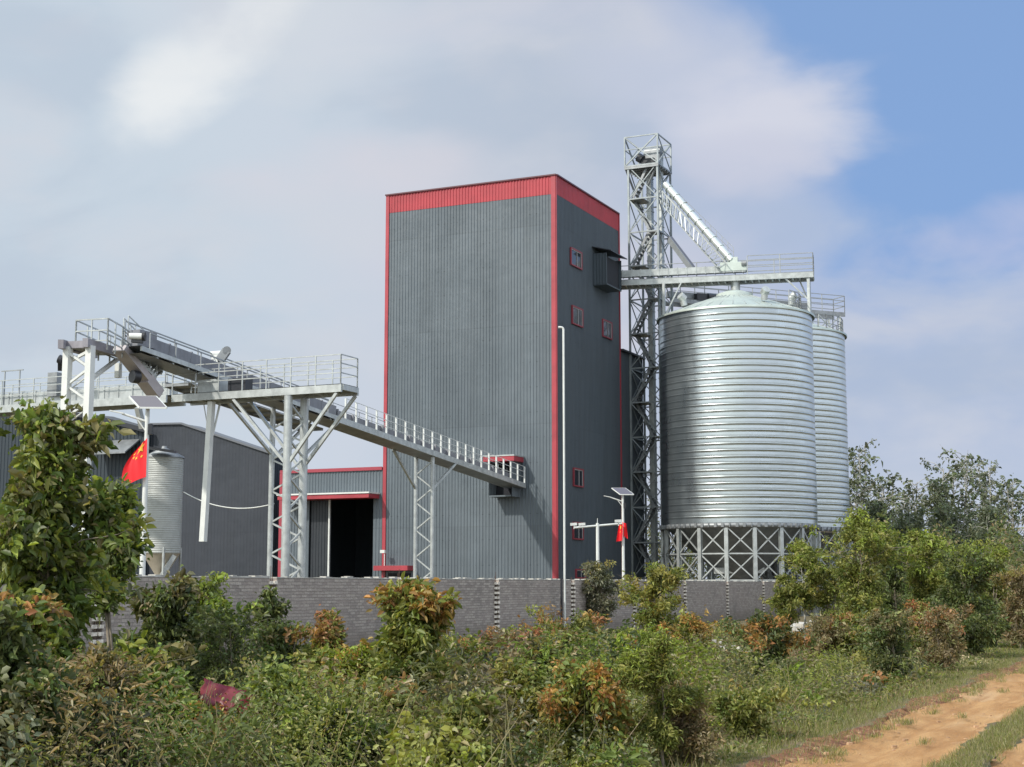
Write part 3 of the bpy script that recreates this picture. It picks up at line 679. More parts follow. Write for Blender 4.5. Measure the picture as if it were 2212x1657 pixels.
b = MB(); b.cbox(EP(0.75, 1.4, zcage + 0.75), A * 1.1, B * 0.8, Z3 * 0.9); b.tube(EP(0.2, 1.4, zcage + 1.15), EP(1.3, 1.4, zcage + 1.15), 0.35, n=12); b.make('elevator_head', M_GALVD, mast)
b = MB(); b.tube(EP(1.25, 0.7, zcage + 0.55), EP(1.55, 0.7, zcage + 0.75), 0.30, n=14); b.cbox(EP(0.9, 0.75, zcage + 0.4), A * 0.9, B * 0.35, Z3 * 0.35); b.make('drive_motor', M_BLACK, mast)

# ------------------------------------------------------------------ chutes from the elevator
ch = thing('grain_chute', at(1583, 566, 92.3), 'long pale round grain chute with a ladder truss sloping from the mast to the silos', 'chute')
b = MB(); b.tube(at(1437, 398, 95.4), at(1580, 563, 92.6), 0.24, n=16)
for i in range(9): f = (i + .5) / 9; p = at(1437, 398, 95.4).lerp(at(1580, 563, 92.6), f); q = at(1437, 398, 95.4).lerp(at(1580, 563, 92.6), f + 0.006); b.tube(p, q, 0.29, n=16)
b.make('pipe', mat('pale_zinc', (0.60, 0.64, 0.62), 0.35, 0.55, 0.08, 2.0), ch)
b = MB(); up0, up1 = at(1430, 412, 94.9), at(1571, 572, 92.1); lo0, lo1 = at(1433, 446, 94.9), at(1548, 576, 92.1)
up0b, up1b = up0 + B * .7, up1 + B * .7; lo0b, lo1b = lo0 + B * .7, lo1 + B * .7
for (p, q) in ((up0, up1), (lo0, lo1), (up0b, up1b), (lo0b, lo1b)): b.bar(p, q, 0.05)
n = 14
for i in range(n + 1):
    f = i / n; b.bar(up0.lerp(up1, f), lo0.lerp(lo1, f), 0.04); b.bar(lo0.lerp(lo1, f), lo0b.lerp(lo1b, f), 0.06); b.bar(up0b.lerp(up1b, f), lo0b.lerp(lo1b, f), 0.04)
    if i < n: b.bar(up0.lerp(up1, f), lo0.lerp(lo1, (i + 1) / n), 0.035)
b.make('ladder_truss', M_GALV, ch)
b = MB(); r0, r1 = at(1452, 425, 96.2), at(1585, 556, 93.4)
for k in (0.0, 0.35, 0.7): b.bar(r0 + Z3 * k * .9, r1 + Z3 * k * .9, 0.025)
for i in range(12): p = r0.lerp(r1, i / 11); b.bar(p - Z3 * .35, p + Z3 * 0.65, 0.03)
b.make('handrail', M_RAIL, ch)
ch2 = thing('short_chute', at(1503, 588, 93.5), 'short dark square chute from the mast down to the upper catwalk', 'chute')
b = MB(); b.bar(at(1446, 514, 95.6), at(1500, 585, 93.6), 0.32, 0.28); b.make('duct', mat('dark_duct', (0.13, 0.13, 0.15), 0.5, 0.2), ch2)
b = MB(); b.bar(at(1444, 516, 95.4), at(1498, 588, 93.4), 0.05, 0.36); b.make('flange', M_RAIL, ch2)

# ------------------------------------------------------------------ upper catwalk from the mill to the silos
hw = at(1757, 599, 91.2).z
def CW(f, side=0.0, z=0.0):
    p = at(1335, 619.5, 93.9); q = at(1757, 599, 91.2); p.z = q.z = hw
    d = (q - p); n = Vector((-d.y, d.x, 0)).normalized()
    return p + d * f + n * side + Z3 * z
cat = thing('upper_catwalk', CW(0.5), 'higher grey catwalk with railings running from the mill to the silo top', 'catwalk')
b = MB()
for s_ in (0.0, 1.3): b.bar(CW(-0.03, s_, 0.17), CW(1.0, s_, 0.17), 0.12, 0.34)
for i in range(30): b.bar(CW(i / 29, 0.06, 0.12), CW(i / 29, 1.3, 0.12), 0.08, 0.14)
b.make('side_beam', M_GALV, cat)
b = MB(); q = [CW(0, 0, .36), CW(1, 0, .36), CW(1, 1.3, .36), CW(0, 1.3, .36)]; b.add(q + [v + Z3 * .03 for v in q], [(3, 2, 1, 0), (4, 5, 6, 7), (0, 1, 5, 4), (2, 3, 7, 6), (1, 2, 6, 5)]); b.make('deck', M_GALVD, cat)
b = MB(); b.bar(CW(-0.03, .35, 0.80), CW(0.66, .35, 0.80), 0.42, 0.42)
for i in range(14): b.bar(CW(0.02 + i * .048, .35, 0.80), CW(0.024 + i * .048, .35, 0.80), 0.48, 0.5)
b.make('scraper_casing', M_GALV, cat)
b = MB(); b.bar(CW(0.53, .5, 0.95), CW(0.665, .5, 0.95), 0.8, 0.55); b.bar(CW(0.58, .5, 1.3), CW(0.62, .5, 1.3), 0.7, 0.5); b.make('head_box', M_ZROOF, cat)
b = MB(); b.tube(CW(.64, .1, 1.1), CW(.665, .1, 1.1), .18, n=10); b.make('drive_motor', M_GALVD, cat)
b = MB(); rail(b, [CW(0.0, 1.3, .4), CW(1.0, 1.3, .4)], 1.15, 2.3); rail(b, [CW(0.67, 0.0, .4), CW(1.0, 0.0, .4), CW(1.0, 1.3, .4)], 1.15, 2.0); b.make('railing', M_RAIL, cat)
b = MB(); pc = CW(0.975, 0.1); b.bar(Vector((pc.x, pc.y, ze1 - 0.1)), pc, 0.17); b.bar(CW(0.86, .1, 0.02), Vector((pc.x, pc.y, hw - 1.4)), 0.09)
b.bar(CW(0.93, 1.2, 0.02), Vector((CW(0.975, 1.2).x, CW(.975, 1.2).y, hw - 1.4)), 0.09); pd = CW(0.975, 1.2); b.bar(Vector((pd.x, pd.y, ze1 - 0.05)), pd, 0.17)
b.make('prop', M_GALV, cat)
b = MB(); p = CW(0.604, .5); b.tube(Vector((p.x, p.y, zt1 - 0.1)), p + Z3 * 0.1, 0.3, n=12); b.make('spout', M_GALV, cat)
# stair truss down from the catwalk, beside the mast
b = MB(); g0 = CW(0.24, -0.1); g1 = Vector((g0.x, g0.y, ze1 - 3)); b.bar(g0, Vector((g0.x, g0.y, 0)), 0.16); b.bar(CW(.33, -.1), g0 - Z3 * 2.2, 0.08); b.make('outer_prop', M_GALV, cat)
# lower catwalk to the far silo
h2 = at(1825, 684, 103).z
def C2(f, side=0.0, z=0.0):
    p = at(1450, 650, 97.6); q = at(1825, 684, 103.0); p.z = q.z = h2; d = q - p; n = Vector((-d.y, d.x, 0)).normalized(); return p + d * f + n * side + Z3 * z
cat2 = thing('lower_catwalk', C2(0.5), 'lower grey catwalk with railings reaching the rear silo behind the first one', 'catwalk')
b = MB()
for s_ in (0.0, 1.3): b.bar(C2(0, s_, 0.14), C2(1.0, s_, 0.14), 0.12, 0.28)
b.bar(C2(0.0, .5, .6), C2(.8, .5, .6), .4, .4)
b.make('side_beam', M_GALVD, cat2)
b = MB(); rail(b, [C2(0.05, 0, .3), C2(1, 0, .3), C2(1, 1.3, .3), C2(0.05, 1.3, .3)], 1.15, 1.9); b.make('railing', M_RAIL, cat2)
b = MB(); b.bar(C2(.14, .2, .5), C2(.22, .2, .5), .6, .5); b.tube(C2(.2, 0, .55), C2(.25, 0, .55), .25, n=10); b.make('drive_unit', M_BLACK, cat2)
b = MB(); eb = at(1676, 731, 101.5).z - .1
for f in (0.84, 0.97):
    for s_ in (0, 1.3):
        p = C2(f, s_); b.bar(Vector((p.x, p.y, eb + 0.2)), p, 0.12)
b.bar(C2(.84, 0, 0), C2(.97, 0, eb + .3 - h2), .08); b.bar(C2(.97, 0, 0), C2(.84, 0, eb + .3 - h2), .08); b.bar(C2(.84, 1.3, 0), C2(.97, 1.3, eb + .3 - h2), .08); b.bar(C2(.97, 1.3, 0), C2(.84, 1.3, eb + .3 - h2), .08)
b.make('prop', M_GALV, cat2)
# railing round the rear silo's eave
b = MB(); e2 = at(1676, 731, 101.5).z
ring = [c2 + Vector((math.cos(a), math.sin(a), 0)) * (R2 - .1) + Z3 * (e2 + .05) for a in np.linspace(R(-80), R(40), 14)]
rail(b, ring, 1.0, 1.2); b.make('eave_railing', M_RAIL, silo2)
ring = [c1 + Vector((math.cos(a), math.sin(a), 0)) * (R1 * .86) + Z3 * (ze1 + .3) for a in np.linspace(R(-45), R(70), 12)]
b = MB(); rail(b, ring, 1.0, 1.2, r=0.016); b.make('eave_railing', M_RAIL, silo1)

# ------------------------------------------------------------------ sloping conveyor from the mill's lit face to the upper left
def IC(d, w_=0.0, z=0.0):
    base = on_front(1100, 1057); p0 = LP(base[0], 0, 0)
    q = p0 + (-B) * d + A * w_; return Vector((q.x, q.y, base[1] + 0.086 * d + z))
ic = thing('sloping_conveyor', IC(17), 'long galvanised conveyor gallery sloping down rightwards into the lit face of the mill', 'conveyor')
WC = -1.1; DE = 34.5
b = MB()
for w_ in (0.0, WC): b.bar(IC(0.2, w_, 0.14), IC(21, w_, 0.14), 0.09, 0.28); b.bar(IC(21, w_, 0.18), IC(DE, w_, 0.18), 0.08, 0.18)
for i in range(36): d = 0.4 + i * (DE - 0.5) / 36; b.bar(IC(d, -0.05, 0.08), IC(d, WC + .05, 0.08), 0.1, 0.12)
b.make('side_beam', M_GALV, ic)
b = MB(); q = [IC(0.2, 0, .01), IC(DE, 0, .01), IC(DE, WC, .01), IC(0.2, WC, .01)]; b.add(q, [(0, 1, 2, 3)]); b.add([v + Z3 * 0.26 for v in q], [(3, 2, 1, 0)]); b.make('bottom_sheet', M_GALVD, ic)
b = MB(); b.bar(IC(0.2, -0.30, 0.52), IC(20.0, -0.30, 0.52), 0.42, 0.46); b.bar(IC(20.0, -0.34, 0.58), IC(33.6, -0.34, 0.58), 0.50, 0.62)
for i in range(24): d = 0.6 + i * (DE - 1.6) / 24; hh_ = .54 if d < 20 else .70; b.bar(IC(d, -.32, .52 if d < 20 else .58), IC(d + .08, -.32, .52 if d < 20 else .58), 0.56, hh_)
b.make('belt_casing', M_CASING, ic)
b = MB()
rail(b, [IC(0.3, WC, .26), IC(20, WC, .26)], 0.95, 0.95, r=0.012, post=0.038); b.make('right_railing', M_WHITE, ic)
b = MB(); rail(b, [IC(0.3, 0, .26), IC(20.5, 0, .26)], 0.95, 1.2, r=0.012, post=0.018); rail(b, [IC(20.5, .08, .3), IC(34, .08, .3)], 1.1, 1.5, mids=(.5,), post=0.022); rail(b, [IC(21.5, WC, .3), IC(34, WC, .3)], .55, 1.5, mids=(), post=0.02)
b.make('left_railing', M_RAIL, ic)
b = MB(); hd = IC(33.6, -0.4, 0.9); b.cbox(hd - Z3 * .15, A * .6, B * 1.0, Z3 * 0.6); b.make('head_box', M_CASING, ic)
b = MB(); m0 = at(280, 726, 54.2); m1 = at(308, 727, 54.2); b.tube(m0, m1, 0.12, n=12); b.make('motor', M_WHITE, ic)
b = MB(); b.tube(m1, at(314, 727, 54.2), 0.17, n=12); b.bar(at(285, 736, 54.3), at(308, 738, 54.3), 0.25, .12); b.make('fan_cover', M_BLACK, ic)
b = MB(); d0 = at(455, 766, 60.4); d1 = at(478, 764, 60.4); b.tube(d0, d1, 0.13, n=12); b.bar(at(468, 768, 60.4), at(468, 800, 60.4), 0.3); b.make('drive_motor', M_WHITE, ic)
b = MB(); b.bar(at(474, 780, 60.2), at(490, 757, 60.2), 0.26, 0.34); b.tube(at(490, 757, 60.05), at(490, 757, 60.4), 0.17, n=14); b.make('chain_guard', M_GALVD, ic)
b = MB(); b.bar(at(258, 752, 54.6), at(312, 818, 56.0), 0.55, 0.26); b.bar(at(312, 818, 56.0), at(338, 852, 56.6), 0.55, 0.4); b.make('discharge_chute', mat('pale_chute', (0.42, 0.39, 0.40), .5, .2, .12, 2.0), ic)
b = MB(); b.tube(at(285, 813, 55.2), at(299, 815, 55.4), .24, n=14); b.make('pulley', M_BLACK, ic)
b = MB()
for (x0, y0, x1, y1, yy) in ((266, 742, 338, 815, 54.9), (276, 736, 350, 806, 55.6)):
    p, q = at(x0, y0, yy), at(x1, y1, yy + 1.6); b.bar(p, q, .05, .16); b.bar(p + Z3 * .95, q + Z3 * .95, .035); b.bar(p + Z3 * .5, q + Z3 * .5, .03)
    for i in range(6): v = p.lerp(q, i / 5); b.bar(v, v + Z3 * .95, .035)
for i in range(12): f = (i + .5) / 12; b.bar(at(266, 742, 54.9).lerp(at(338, 815, 56.5), f), at(276, 736, 55.6).lerp(at(350, 806, 57.2), f), .16, .03)
b.make('stair', M_GALV, ic)
b = MB(); b.add([IC(20, .05, -.1), IC(30, .05, -.1), IC(30, 1.25, -.1), IC(20, 1.25, -.1)], [(0, 1, 2, 3)]); b.bar(IC(20, 1.25, -.1), IC(30, 1.25, -.1), .08, .22)
for i in range(11): b.bar(IC(20 + i, .1, -.14), IC(20 + i, 1.25, -.14), .07, .12)
rail(b, [IC(20, 1.25, .0), IC(30, 1.25, .0)], .9, 1.3, r=.016, post=.018); b.make('side_walk', M_GALVD, ic)

# top platform frame of the sloping conveyor
tf = thing('head_trestle', Vector((IC(36).x, IC(36).y, 0)), 'tall white braced trestle carrying the top end of the sloping conveyor, above the leafy tree', 'trestle')
zt_ = at(188, 741, 53.3).z; hd_z = at(738, 830, 61.7).z
cA = at(190, 900, 53.3); cB = at(141, 900, 53.6); cC = at(252, 900, 57.6)
legs = []
for p in (cA, cB, cC):
    p.z = 0; l_ = MB(); l_.bar(p + (Z3 * (hd_z - .3) if p is cC else Z3 * 0), p + Z3 * (zt_ - 0.1), 0.25 if p is not cC else 0.2); l_.make('leg', M_WHITE, tf)
b = MB()
zz_ = [10.1, 9.5, 8.9, 8.3, 7.7, 7.1, 6.5, 5.9, 5.3, 4.7, 4.1, 3.5, 2.9]
for i in range(12): p, q = (cB, cA) if i % 2 == 0 else (cA, cB); b.bar(p + Z3 * zz_[i], q + Z3 * zz_[i + 1], 0.08); b.bar(p + Z3 * (zz_[i] - .12) + B * .2, q + Z3 * (zz_[i + 1] - .12) + B * .2, 0.04)
b.bar(at(195, 820, 53.5), at(255, 775, 57.0), 0.13); b.bar(at(148, 782, 53.8), at(190, 760, 53.4), .1); b.make('brace', M_WHITE, tf)
b = MB()
b.bar(at(184, 740, 53.0), at(268, 766, 57.0), 0.2, 0.32); b.bar(at(131, 743, 53.2), at(205, 765, 57.6), 0.2, 0.32); b.bar(at(188, 744, 53.4), at(143, 746, 53.7), 0.2, 0.26)
b.bar(at(262, 766, 56.6), at(300, 800, 57.8), 0.2, 0.3)
b.make('top_beam', M_MAUVE, tf)
b = MB(); q = [at(195, 752, 53.6), at(262, 768, 56.8), at(205, 768, 57.2), at(145, 752, 53.8)]; b.add(q, [(0, 1, 2, 3)]); b.make('deck', M_GALVD, tf)
b = MB()
pA, pB, pC, pD = at(165, 692, 54.6), at(234, 688, 53.8), at(266, 706, 54.6), at(330, 760, 57.0)
pE = at(262, 735, 57.2)
for k, dz in enumerate((0, -0.42, -0.8)):
    for (p, q) in ((pA, pB), (pB, pC), (pC, pD), (pA, pE)): b.bar(p + Z3 * dz, q + Z3 * dz, 0.045)
for (p, q, n) in ((pA, pB, 2), (pB, pC, 2), (pC, pD, 4), (pA, pE, 4)):
    for i in range(n + 1): r_ = p.lerp(q, i / n); b.bar(r_, r_ - Z3 * 1.15, 0.045)
b.make('railing', M_GALV, tf)

# ------------------------------------------------------------------ platform in front of the conveyor, and the level walkway further left
K = 0.89
F0 = at(738, 830, 61.7 * K); hd_ = F0.z
def HW(t, s=0.0, z=0.0): return Vector((F0.x, F0.y, hd_)) + A * t * K + B * s * K + Z3 * z
hwk = thing('access_platform', HW(4), 'level galvanised platform with railings passing in front of the sloping conveyor', 'platform')
WW = 1.35; TP = 8.6
b = MB()
for s_ in (0, WW): b.bar(HW(0, s_, -0.14), HW(TP, s_, -0.14), 0.1, 0.28)
for i in range(11): b.bar(HW(i * TP / 10, 0.05, -.1), HW(i * TP / 10, WW - .05, -.1), 0.1, 0.2)
b.make('side_beam', M_GALV, hwk)
b = MB(); q = [HW(0, 0, .03), HW(TP, 0, .03), HW(TP, WW, .03), HW(0, WW, .03)]; b.add(q, [(0, 1, 2, 3)]); b.add([v - Z3 * 0.05 for v in q], [(3, 2, 1, 0)]); b.make('deck', M_GALVD, hwk)
b = MB(); rail(b, [HW(TP, 0, .04), HW(0.05, 0, .04), HW(0.05, WW, .04), HW(TP, WW, .04)], 1.08, 1.15, r=.018, post=.02); b.make('railing', M_GALV, hwk)
b = MB(); b.cbox(HW(7.0, .8, .3), A * 1.0, B * .7, Z3 * .55); b.make('switch_box', M_GALV, hwk)
b = MB(); b.cbox(HW(5.6, .8, .32), A * .8, B * .5, Z3 * .5); b.make('dark_gearbox', M_BLACK, hwk)
G0 = at(738, 830, 61.7); hg_ = G0.z
def HL(t, s=0.0, z=0.0): return Vector((G0.x, G0.y, hg_)) + A * t + B * s + Z3 * z
lwk = thing('level_walkway', HL(16), 'long level walkway and pale box conveyor running out of the left frame edge', 'walkway')
TE = 24; T0 = 8.9
b = MB()
for s_ in (0, WW): b.bar(HL(T0, s_, -0.14), HL(TE, s_, -0.14), 0.1, 0.34)
b.make('side_beam', M_GALV, lwk)
b = MB(); q = [HL(T0, 0, .03), HL(TE, 0, .03), HL(TE, WW, .03), HL(T0, WW, .03)]; b.add(q, [(0, 1, 2, 3)]); b.add([v - Z3 * 0.05 for v in q], [(3, 2, 1, 0)]); b.make('deck', M_GALVD, lwk)
b = MB(); rail(b, [HL(T0, 0, .04), HL(TE, 0, .04)], 1.15, 1.9, r=.018, post=.02); rail(b, [HL(T0, WW, .04), HL(TE, WW, .04)], 1.15, 1.6, r=.018, post=.02); b.make('railing', M_GALV, lwk)
b = MB(); b.bar(HL(T0 + .2, .75, .36), HL(TE, .75, .36), 0.6, 0.55)
for i in range(18): b.bar(HL(T0 + .6 + .8 * i, .75, .36), HL(T0 + .66 + .8 * i, .75, .36), 0.66, 0.62)
b.make('box_conveyor', M_GALV, lwk)
b = MB(); b.cbox(HL(15.6, .5, .9), A * .55, B * .5, Z3 * 1.1); b.make('drive_unit', M_GALVD, lwk)
b = MB(); b.tube(at(127, 775, 66.6), at(134, 778, 66.6), .2, n=12); b.bar(at(130, 778, 66.7), at(130, 800, 66.9), .2); b.make('motor', M_BLACK, lwk)
b = MB(); gg = HL(18.3, 0.1, .05); gh = HL(17.4, .1, .05)
for p in (gg, gh): b.bar(p, p + Z3 * 1.6, .05)
b.bar(gg + Z3 * 1.6 + A * .2, gh + Z3 * 1.6 - A * .2, .05); b.make('gate_frame', M_RAIL, lwk)
# hanging post
b = MB(); b.bar(at(457, 868, 57.6), at(438.5, 1170, 57.6), 0.22, 0.22); o = b.make('hanging_post', M_WHITE, hwk)
b = MB(); b.bar(at(455, 960, 57.6), at(475, 872, 57.9), 0.06); b.bar(at(453, 950, 57.6), at(440, 872, 58.4), 0.03); b.make('brace', M_WHITE, o)
b = MB(); b.bar(at(298, 880, 62.5), at(308, 925, 62.8), 0.22); b.make('stub_leg', M_GALV, lwk)

# trestles
def trestle(name, label, pts_top, n, braces, r=0.13, lac=0.07):
    p0, p1 = pts_top; g0, g1 = Vector((p0.x, p0.y, 0)), Vector((p1.x, p1.y, 0))
    t_ = thing(name, (g0 + g1) / 2, label, 'trestle')
    for (g, p) in ((g0, p0), (g1, p1)):
        l_ = MB(); l_.tube(g, p, r, n=12); l_.cbox(g + Z3 * .02, A * .5, B * .5, Z3 * .04); l_.make('leg', M_GALV, t_)
    b = MB(); lacing(b, g0 + Z3 * .4, p0 - Z3 * .2, g1 + Z3 * .4, p1 - Z3 * .2, n, lac); b.make('lacing', M_GALV, t_)
    if braces:
        b = MB()
        for (p, q) in braces: b.bar(p, q, 0.11)
        b.make('brace', M_GALV, t_)
    return t_
zu = 0.0
pA_ = HW(2.62, 0.05, -.3); pB_ = HW(2.62, WW - .05, -.3)
def drop(v, d): return Vector((v.x, v.y, v.z - d))
trestle('walkway_trestle', 'nearer laced steel trestle of two thick posts under the right part of the level walkway', (pA_, pB_), 12,
        [(drop(pA_, 2.6), HW(5.4, .05, -.3)), (drop(pA_, 2.6), HW(0.25, .05, -.3)), (drop(pB_, 2.8), HW(5.4, WW, -.3)), (drop(pB_, 2.6), HW(0.1, WW - .05, -.3))], 0.16, 0.07)
d1 = 24.2; q0, q1 = IC(d1, 0.0, 0), IC(d1, -1.55, 0.05)
trestle('conveyor_trestle', 'laced steel trestle standing just left of and behind the thick walkway posts', (q0, q1), 13,
        [(drop(q0, 2.0), IC(27.6, 0.3, 0)), (drop(q1, 2.2), IC(20.8, -1.2, 0)), (drop(q0, 2.2), IC(21.2, 0, 0))], 0.12, 0.07)
q2, q3 = IC(11.2, 0.02, 0.0), IC(11.2, -0.93, 0.0)
trestle('end_trestle', 'slim zigzag laced trestle in front of the mill under the lower end of the conveyor', (q2, q3), 11,
        [(drop(q2, 1.6), IC(13.6, 0, 0)), (drop(q3, 1.6), IC(9.0, WC, 0))], 0.10, 0.06)

# ------------------------------------------------------------------ feed bin, lamps, flags, masts
bc = at(351, 1100, 74.0); bc.z = 0; Rb = 0.93; zb_, ze_ = at(351, 1196, 74).z, at(351, 990, 74).z
bn_ = thing('feed_bin', bc, 'slim ribbed steel feed bin on legs in front of the dark warehouse', 'bin')
prof = []; n = 44; bd = (ze_ - zb_) / n
for i in range(n): z0 = zb_ + i * bd; prof += [(Rb, z0), (Rb + .022, z0 + bd * .45), (Rb + .022, z0 + bd * .7), (Rb, z0 + bd * .98)]
b = MB(); b.lathe(bc, prof, 40); b.make('ribbed_shell', mat('bin_zinc', (0.40, 0.42, 0.41), 0.6, 0.3, 0.1, 2.0), bn_)
b = MB(); b.lathe(bc, [(Rb + .06, ze_), (Rb + .05, ze_ + .08), (.12, ze_ + .52), (.12, ze_ + .60), (0.01, ze_ + .61)], 40); b.make('roof', M_GALVD, bn_)
b = MB(); b.lathe(bc, [(Rb - .02, zb_), (.15, zb_ - 1.2), (.15, zb_ - 1.5), (.01, zb_ - 1.5)], 30); b.make('hopper', mat('tan_hopper', (0.42, 0.38, 0.31), .6, .2, .1, 3.0), bn_)
for k in range(4):
    a = R(45 + 90 * k - 25); d = Vector((math.cos(a), math.sin(a), 0)); l_ = MB(); l_.bar(bc + d * Rb, bc + d * Rb + Z3 * (zb_ + .3), 0.09); l_.make('leg', M_GALV, bn_)
b = MB(); b.bar(bc + Vector((.75, -.5, zb_ - .1)), bc + Vector((-.2, -.9, zb_ - 1.9)), 0.22); b.make('outlet_pipe', M_GALV, bn_)
b = MB(); p = at(312, 966, 72.8); q = at(378, 976, 72.8); b.bar(p, q, 0.7, 0.10); b.make('dark_flap', M_BLACK, bn_)

def solar_lamp(base, yaw=0.0):
    pass
L1 = at(312, 1100, 37.2); L1.z = 0
lamp = thing('solar_lamp', L1, 'near solar street lamp with a big red flag on its white pole, at left', 'street lamp', 'solar street lamps behind the wall')
H1 = at(322, 880, 37.2).z
tp = at(324, 878, 37.2)
b = MB(); b.tube(L1, Vector((L1.x, L1.y, H1)), 0.085, 0.055, n=12); b.make('pole', M_WHITE, lamp)
b = MB(); pn = L1 + Z3 * (H1 + 0.13); ux = Vector((0.80, 0.20, -0.02)); uy = Vector((0.10, 0.45, 0.32)) ; 
b.cbox(pn, Vector((.66, .05, 0)), Vector((-.38, .46, .34)), Vector((.02, -.02, .035))); o = b.make('solar_panel', M_PANEL, lamp)
b = MB()
ex, ey = Vector((.66, .05, 0)), Vector((-.38, .46, .34))
cs = [pn - ex / 2 - ey / 2, pn + ex / 2 - ey / 2, pn + ex / 2 + ey / 2, pn - ex / 2 + ey / 2]
for i in range(4): b.bar(cs[i], cs[(i + 1) % 4], 0.03, 0.045)
b.make('panel_frame', M_WHITE, o)
b = MB(); arm0 = L1 + Z3 * (H1 - .36); arm1 = arm0 + Vector((-.62, -.05, .20)); b.tube(arm0, arm1, 0.03, n=8); b.tube(arm0 - Z3 * .28, arm0 + (arm1 - arm0) * .42, 0.018, n=6); b.make('arm', M_WHITE, lamp)
b = MB(); b.bar(arm1 - Vector((-.05, 0, -.0)), arm1 + Vector((-.30, -.02, .07)), 0.11, 0.03); b.make('lamp_head', M_WHITE, lamp)
b = MB(); b.cbox(L1 + Vector((.09, -.02, H1 - .55)), Vector((.09, 0, 0)), Vector((0, .14, 0)), Z3 * .26); b.make('control_box', M_BLACK, lamp)
def copy_tree(o, parent=None):
    c = o.copy(); COL.objects.link(c)
    if parent is not None: c.parent = parent
    for chd in [x for x in bpy.data.objects if x.parent == o]: copy_tree(chd, c)
    return c
L2 = at(1346, 1150, 73.0); L2.z = 0
lamp2 = copy_tree(lamp); lamp2.location = L2
lamp2['label'] = 'farther solar street lamp before the shaded mill wall, right of the camera mast'

def flag(name, label, quad, Y, rows, star=None, fold=0.04):
    # quad: top-at-pole, bottom-at-pole, bottom-outer, top-outer pixel corners (photo grid)
    (tpx, bpx, box, tox) = quad; nu, nv = 14, 16
    fo = thing(name, at(*bpx, Y), label, 'flag', 'red flags with yellow stars')
    b = MB(); vs = []
    def S(u_, v_, off=0.0):
        x0 = tpx[0] + (bpx[0] - tpx[0]) * v_; y0 = tpx[1] + (bpx[1] - tpx[1]) * v_
        bow = math.sin(v_ * math.pi) * rows
        x1 = tox[0] + (box[0] - tox[0]) * v_ - bow * .6; y1 = tox[1] + (box[1] - tox[1]) * v_ 
        p = at(x0 + (x1 - x0) * u_, y0 + (y1 - y0) * u_, Y)
        p.y += fold * math.sin(u_ * 9 + v_ * 2) * (0.3 + u_) + off + 0.35 * u_ * (x1 < x0) * 0.3; return p
    for j in range(nv + 1):
        for i in range(nu + 1): vs.append(S(i / nu, j / nv))
    b.add(vs, [(j * (nu + 1) + i, j * (nu + 1) + i + 1, (j + 1) * (nu + 1) + i + 1, (j + 1) * (nu + 1) + i) for j in range(nv) for i in range(nu)], True)
    o = b.make('cloth', M_FLAG, fo)
    if star:
        for (cu, cv, rr, rot) in star:
            sb = MB(); pts = []
            for k in range(10):
                a = rot + math.pi * k / 5; r_ = rr if k % 2 == 0 else rr * .42
                pts.append(S(max(0, cu + r_ * math.sin(a) * 1.5), max(0, cv - r_ * math.cos(a)), -0.012))
            pts.append(S(cu, cv, -0.012)); sb.add(pts, [(k, (k + 1) % 10, 10) for k in range(10)]); sb.make('star', M_STAR, o)
    return fo
flag('flag', 'large red flag with yellow stars hanging left of the near white lamp pole', ((318, 946), (315, 1030), (262, 1049), (300, 962)), 37.0, 22, [(.42, .18, .17, .2), (.25, .42, .05, 0), (.5, .42, .05, .5), (.7, .36, .05, .9), (.8, .25, .05, .3)])
flag('flag', 'small drooping red flag with faint yellow stars on the farther lamp pole', ((1346, 1128), (1344, 1168), (1331, 1170), (1338, 1130)), 72.7, 0, [(.5, .25, .14, 0), (.5, .5, .05, .5)], 0.06)
flag('flag', 'second fold of red flag cloth right of the farther lamp pole', ((1347, 1129), (1347, 1158), (1356, 1164), (1353, 1131)), 72.9, 0, None, 0.05)

cm = at(1291, 1180, 67.5); cm.z = 0
cmast = thing('camera_mast', cm, 'white T shaped post with security cameras on its long arm, before the shaded mill wall', 'camera post')
hh = at(1291, 1135, 67.5).z
b = MB(); b.tube(cm, cm + Z3 * (hh + .1), 0.085, 0.07, n=12); b.tube(cm + Z3 * hh, cm + Z3 * (hh + .32), .015, n=5); b.make('post', M_WHITE, cmast)
b = MB(); a0 = at(1240, 1140, 67.3); a1 = at(1344, 1131, 67.7); b.tube(a0, a1, 0.045, n=8); b.make('arm', M_WHITE, cmast)
for px_ in (1240, 1258, 1336):
    b = MB(); p = at(px_, 1133 if px_ < 1300 else 1126, 67.4); b.bar(p - Vector((.16, .05, 0)), p + Vector((.12, 0, .02)), .11, .12); b.tube(p - Z3 * .2, p, .03, n=6); b.make('camera', M_WHITE, cmast)

pp_ = at(1219, 1100, 57.3); pp_.z = 0
pipe = thing('vent_pipe', pp_, 'tall thin white pipe with a hooked top standing at the wall by the mill corner', 'pipe')
hp = at(1219, 712, 57.3).z
b = MB(); pts = [pp_, pp_ + Z3 * hp] + [pp_ + Z3 * hp + Vector((-.09 * (1 - math.cos(a)) - 0.0, 0, .09 * math.sin(a))) for a in (R(30), R(60), R(90))] + [pp_ + Z3 * (hp + .09) + Vector((-.2, 0, .0))]
b.path(pts, 0.043, 10); b.make('tube', M_WHITE, pipe)
b = MB(); b.tube(pp_ + Vector((-.12, -.05, 0)), pp_ + Vector((-.12, -.05, 2.05)), 0.045, n=8); b.make('black_cable', M_BLACK, pipe)

wr = MB(); p, q = at(397, 1063, 71), at(592, 1088, 64.6); pts = []
for i in range(17): f = i / 16; v = p.lerp(q, f); v.z -= 0.55 * (1 - (2 * f - 1) ** 2) * .8; pts.append(v)
wr.path(pts, 0.025, 5); tag(wr.make('cable', M_WHITE), 'thin pale cable sagging between the feed bin and the laced trestle', 'cable')

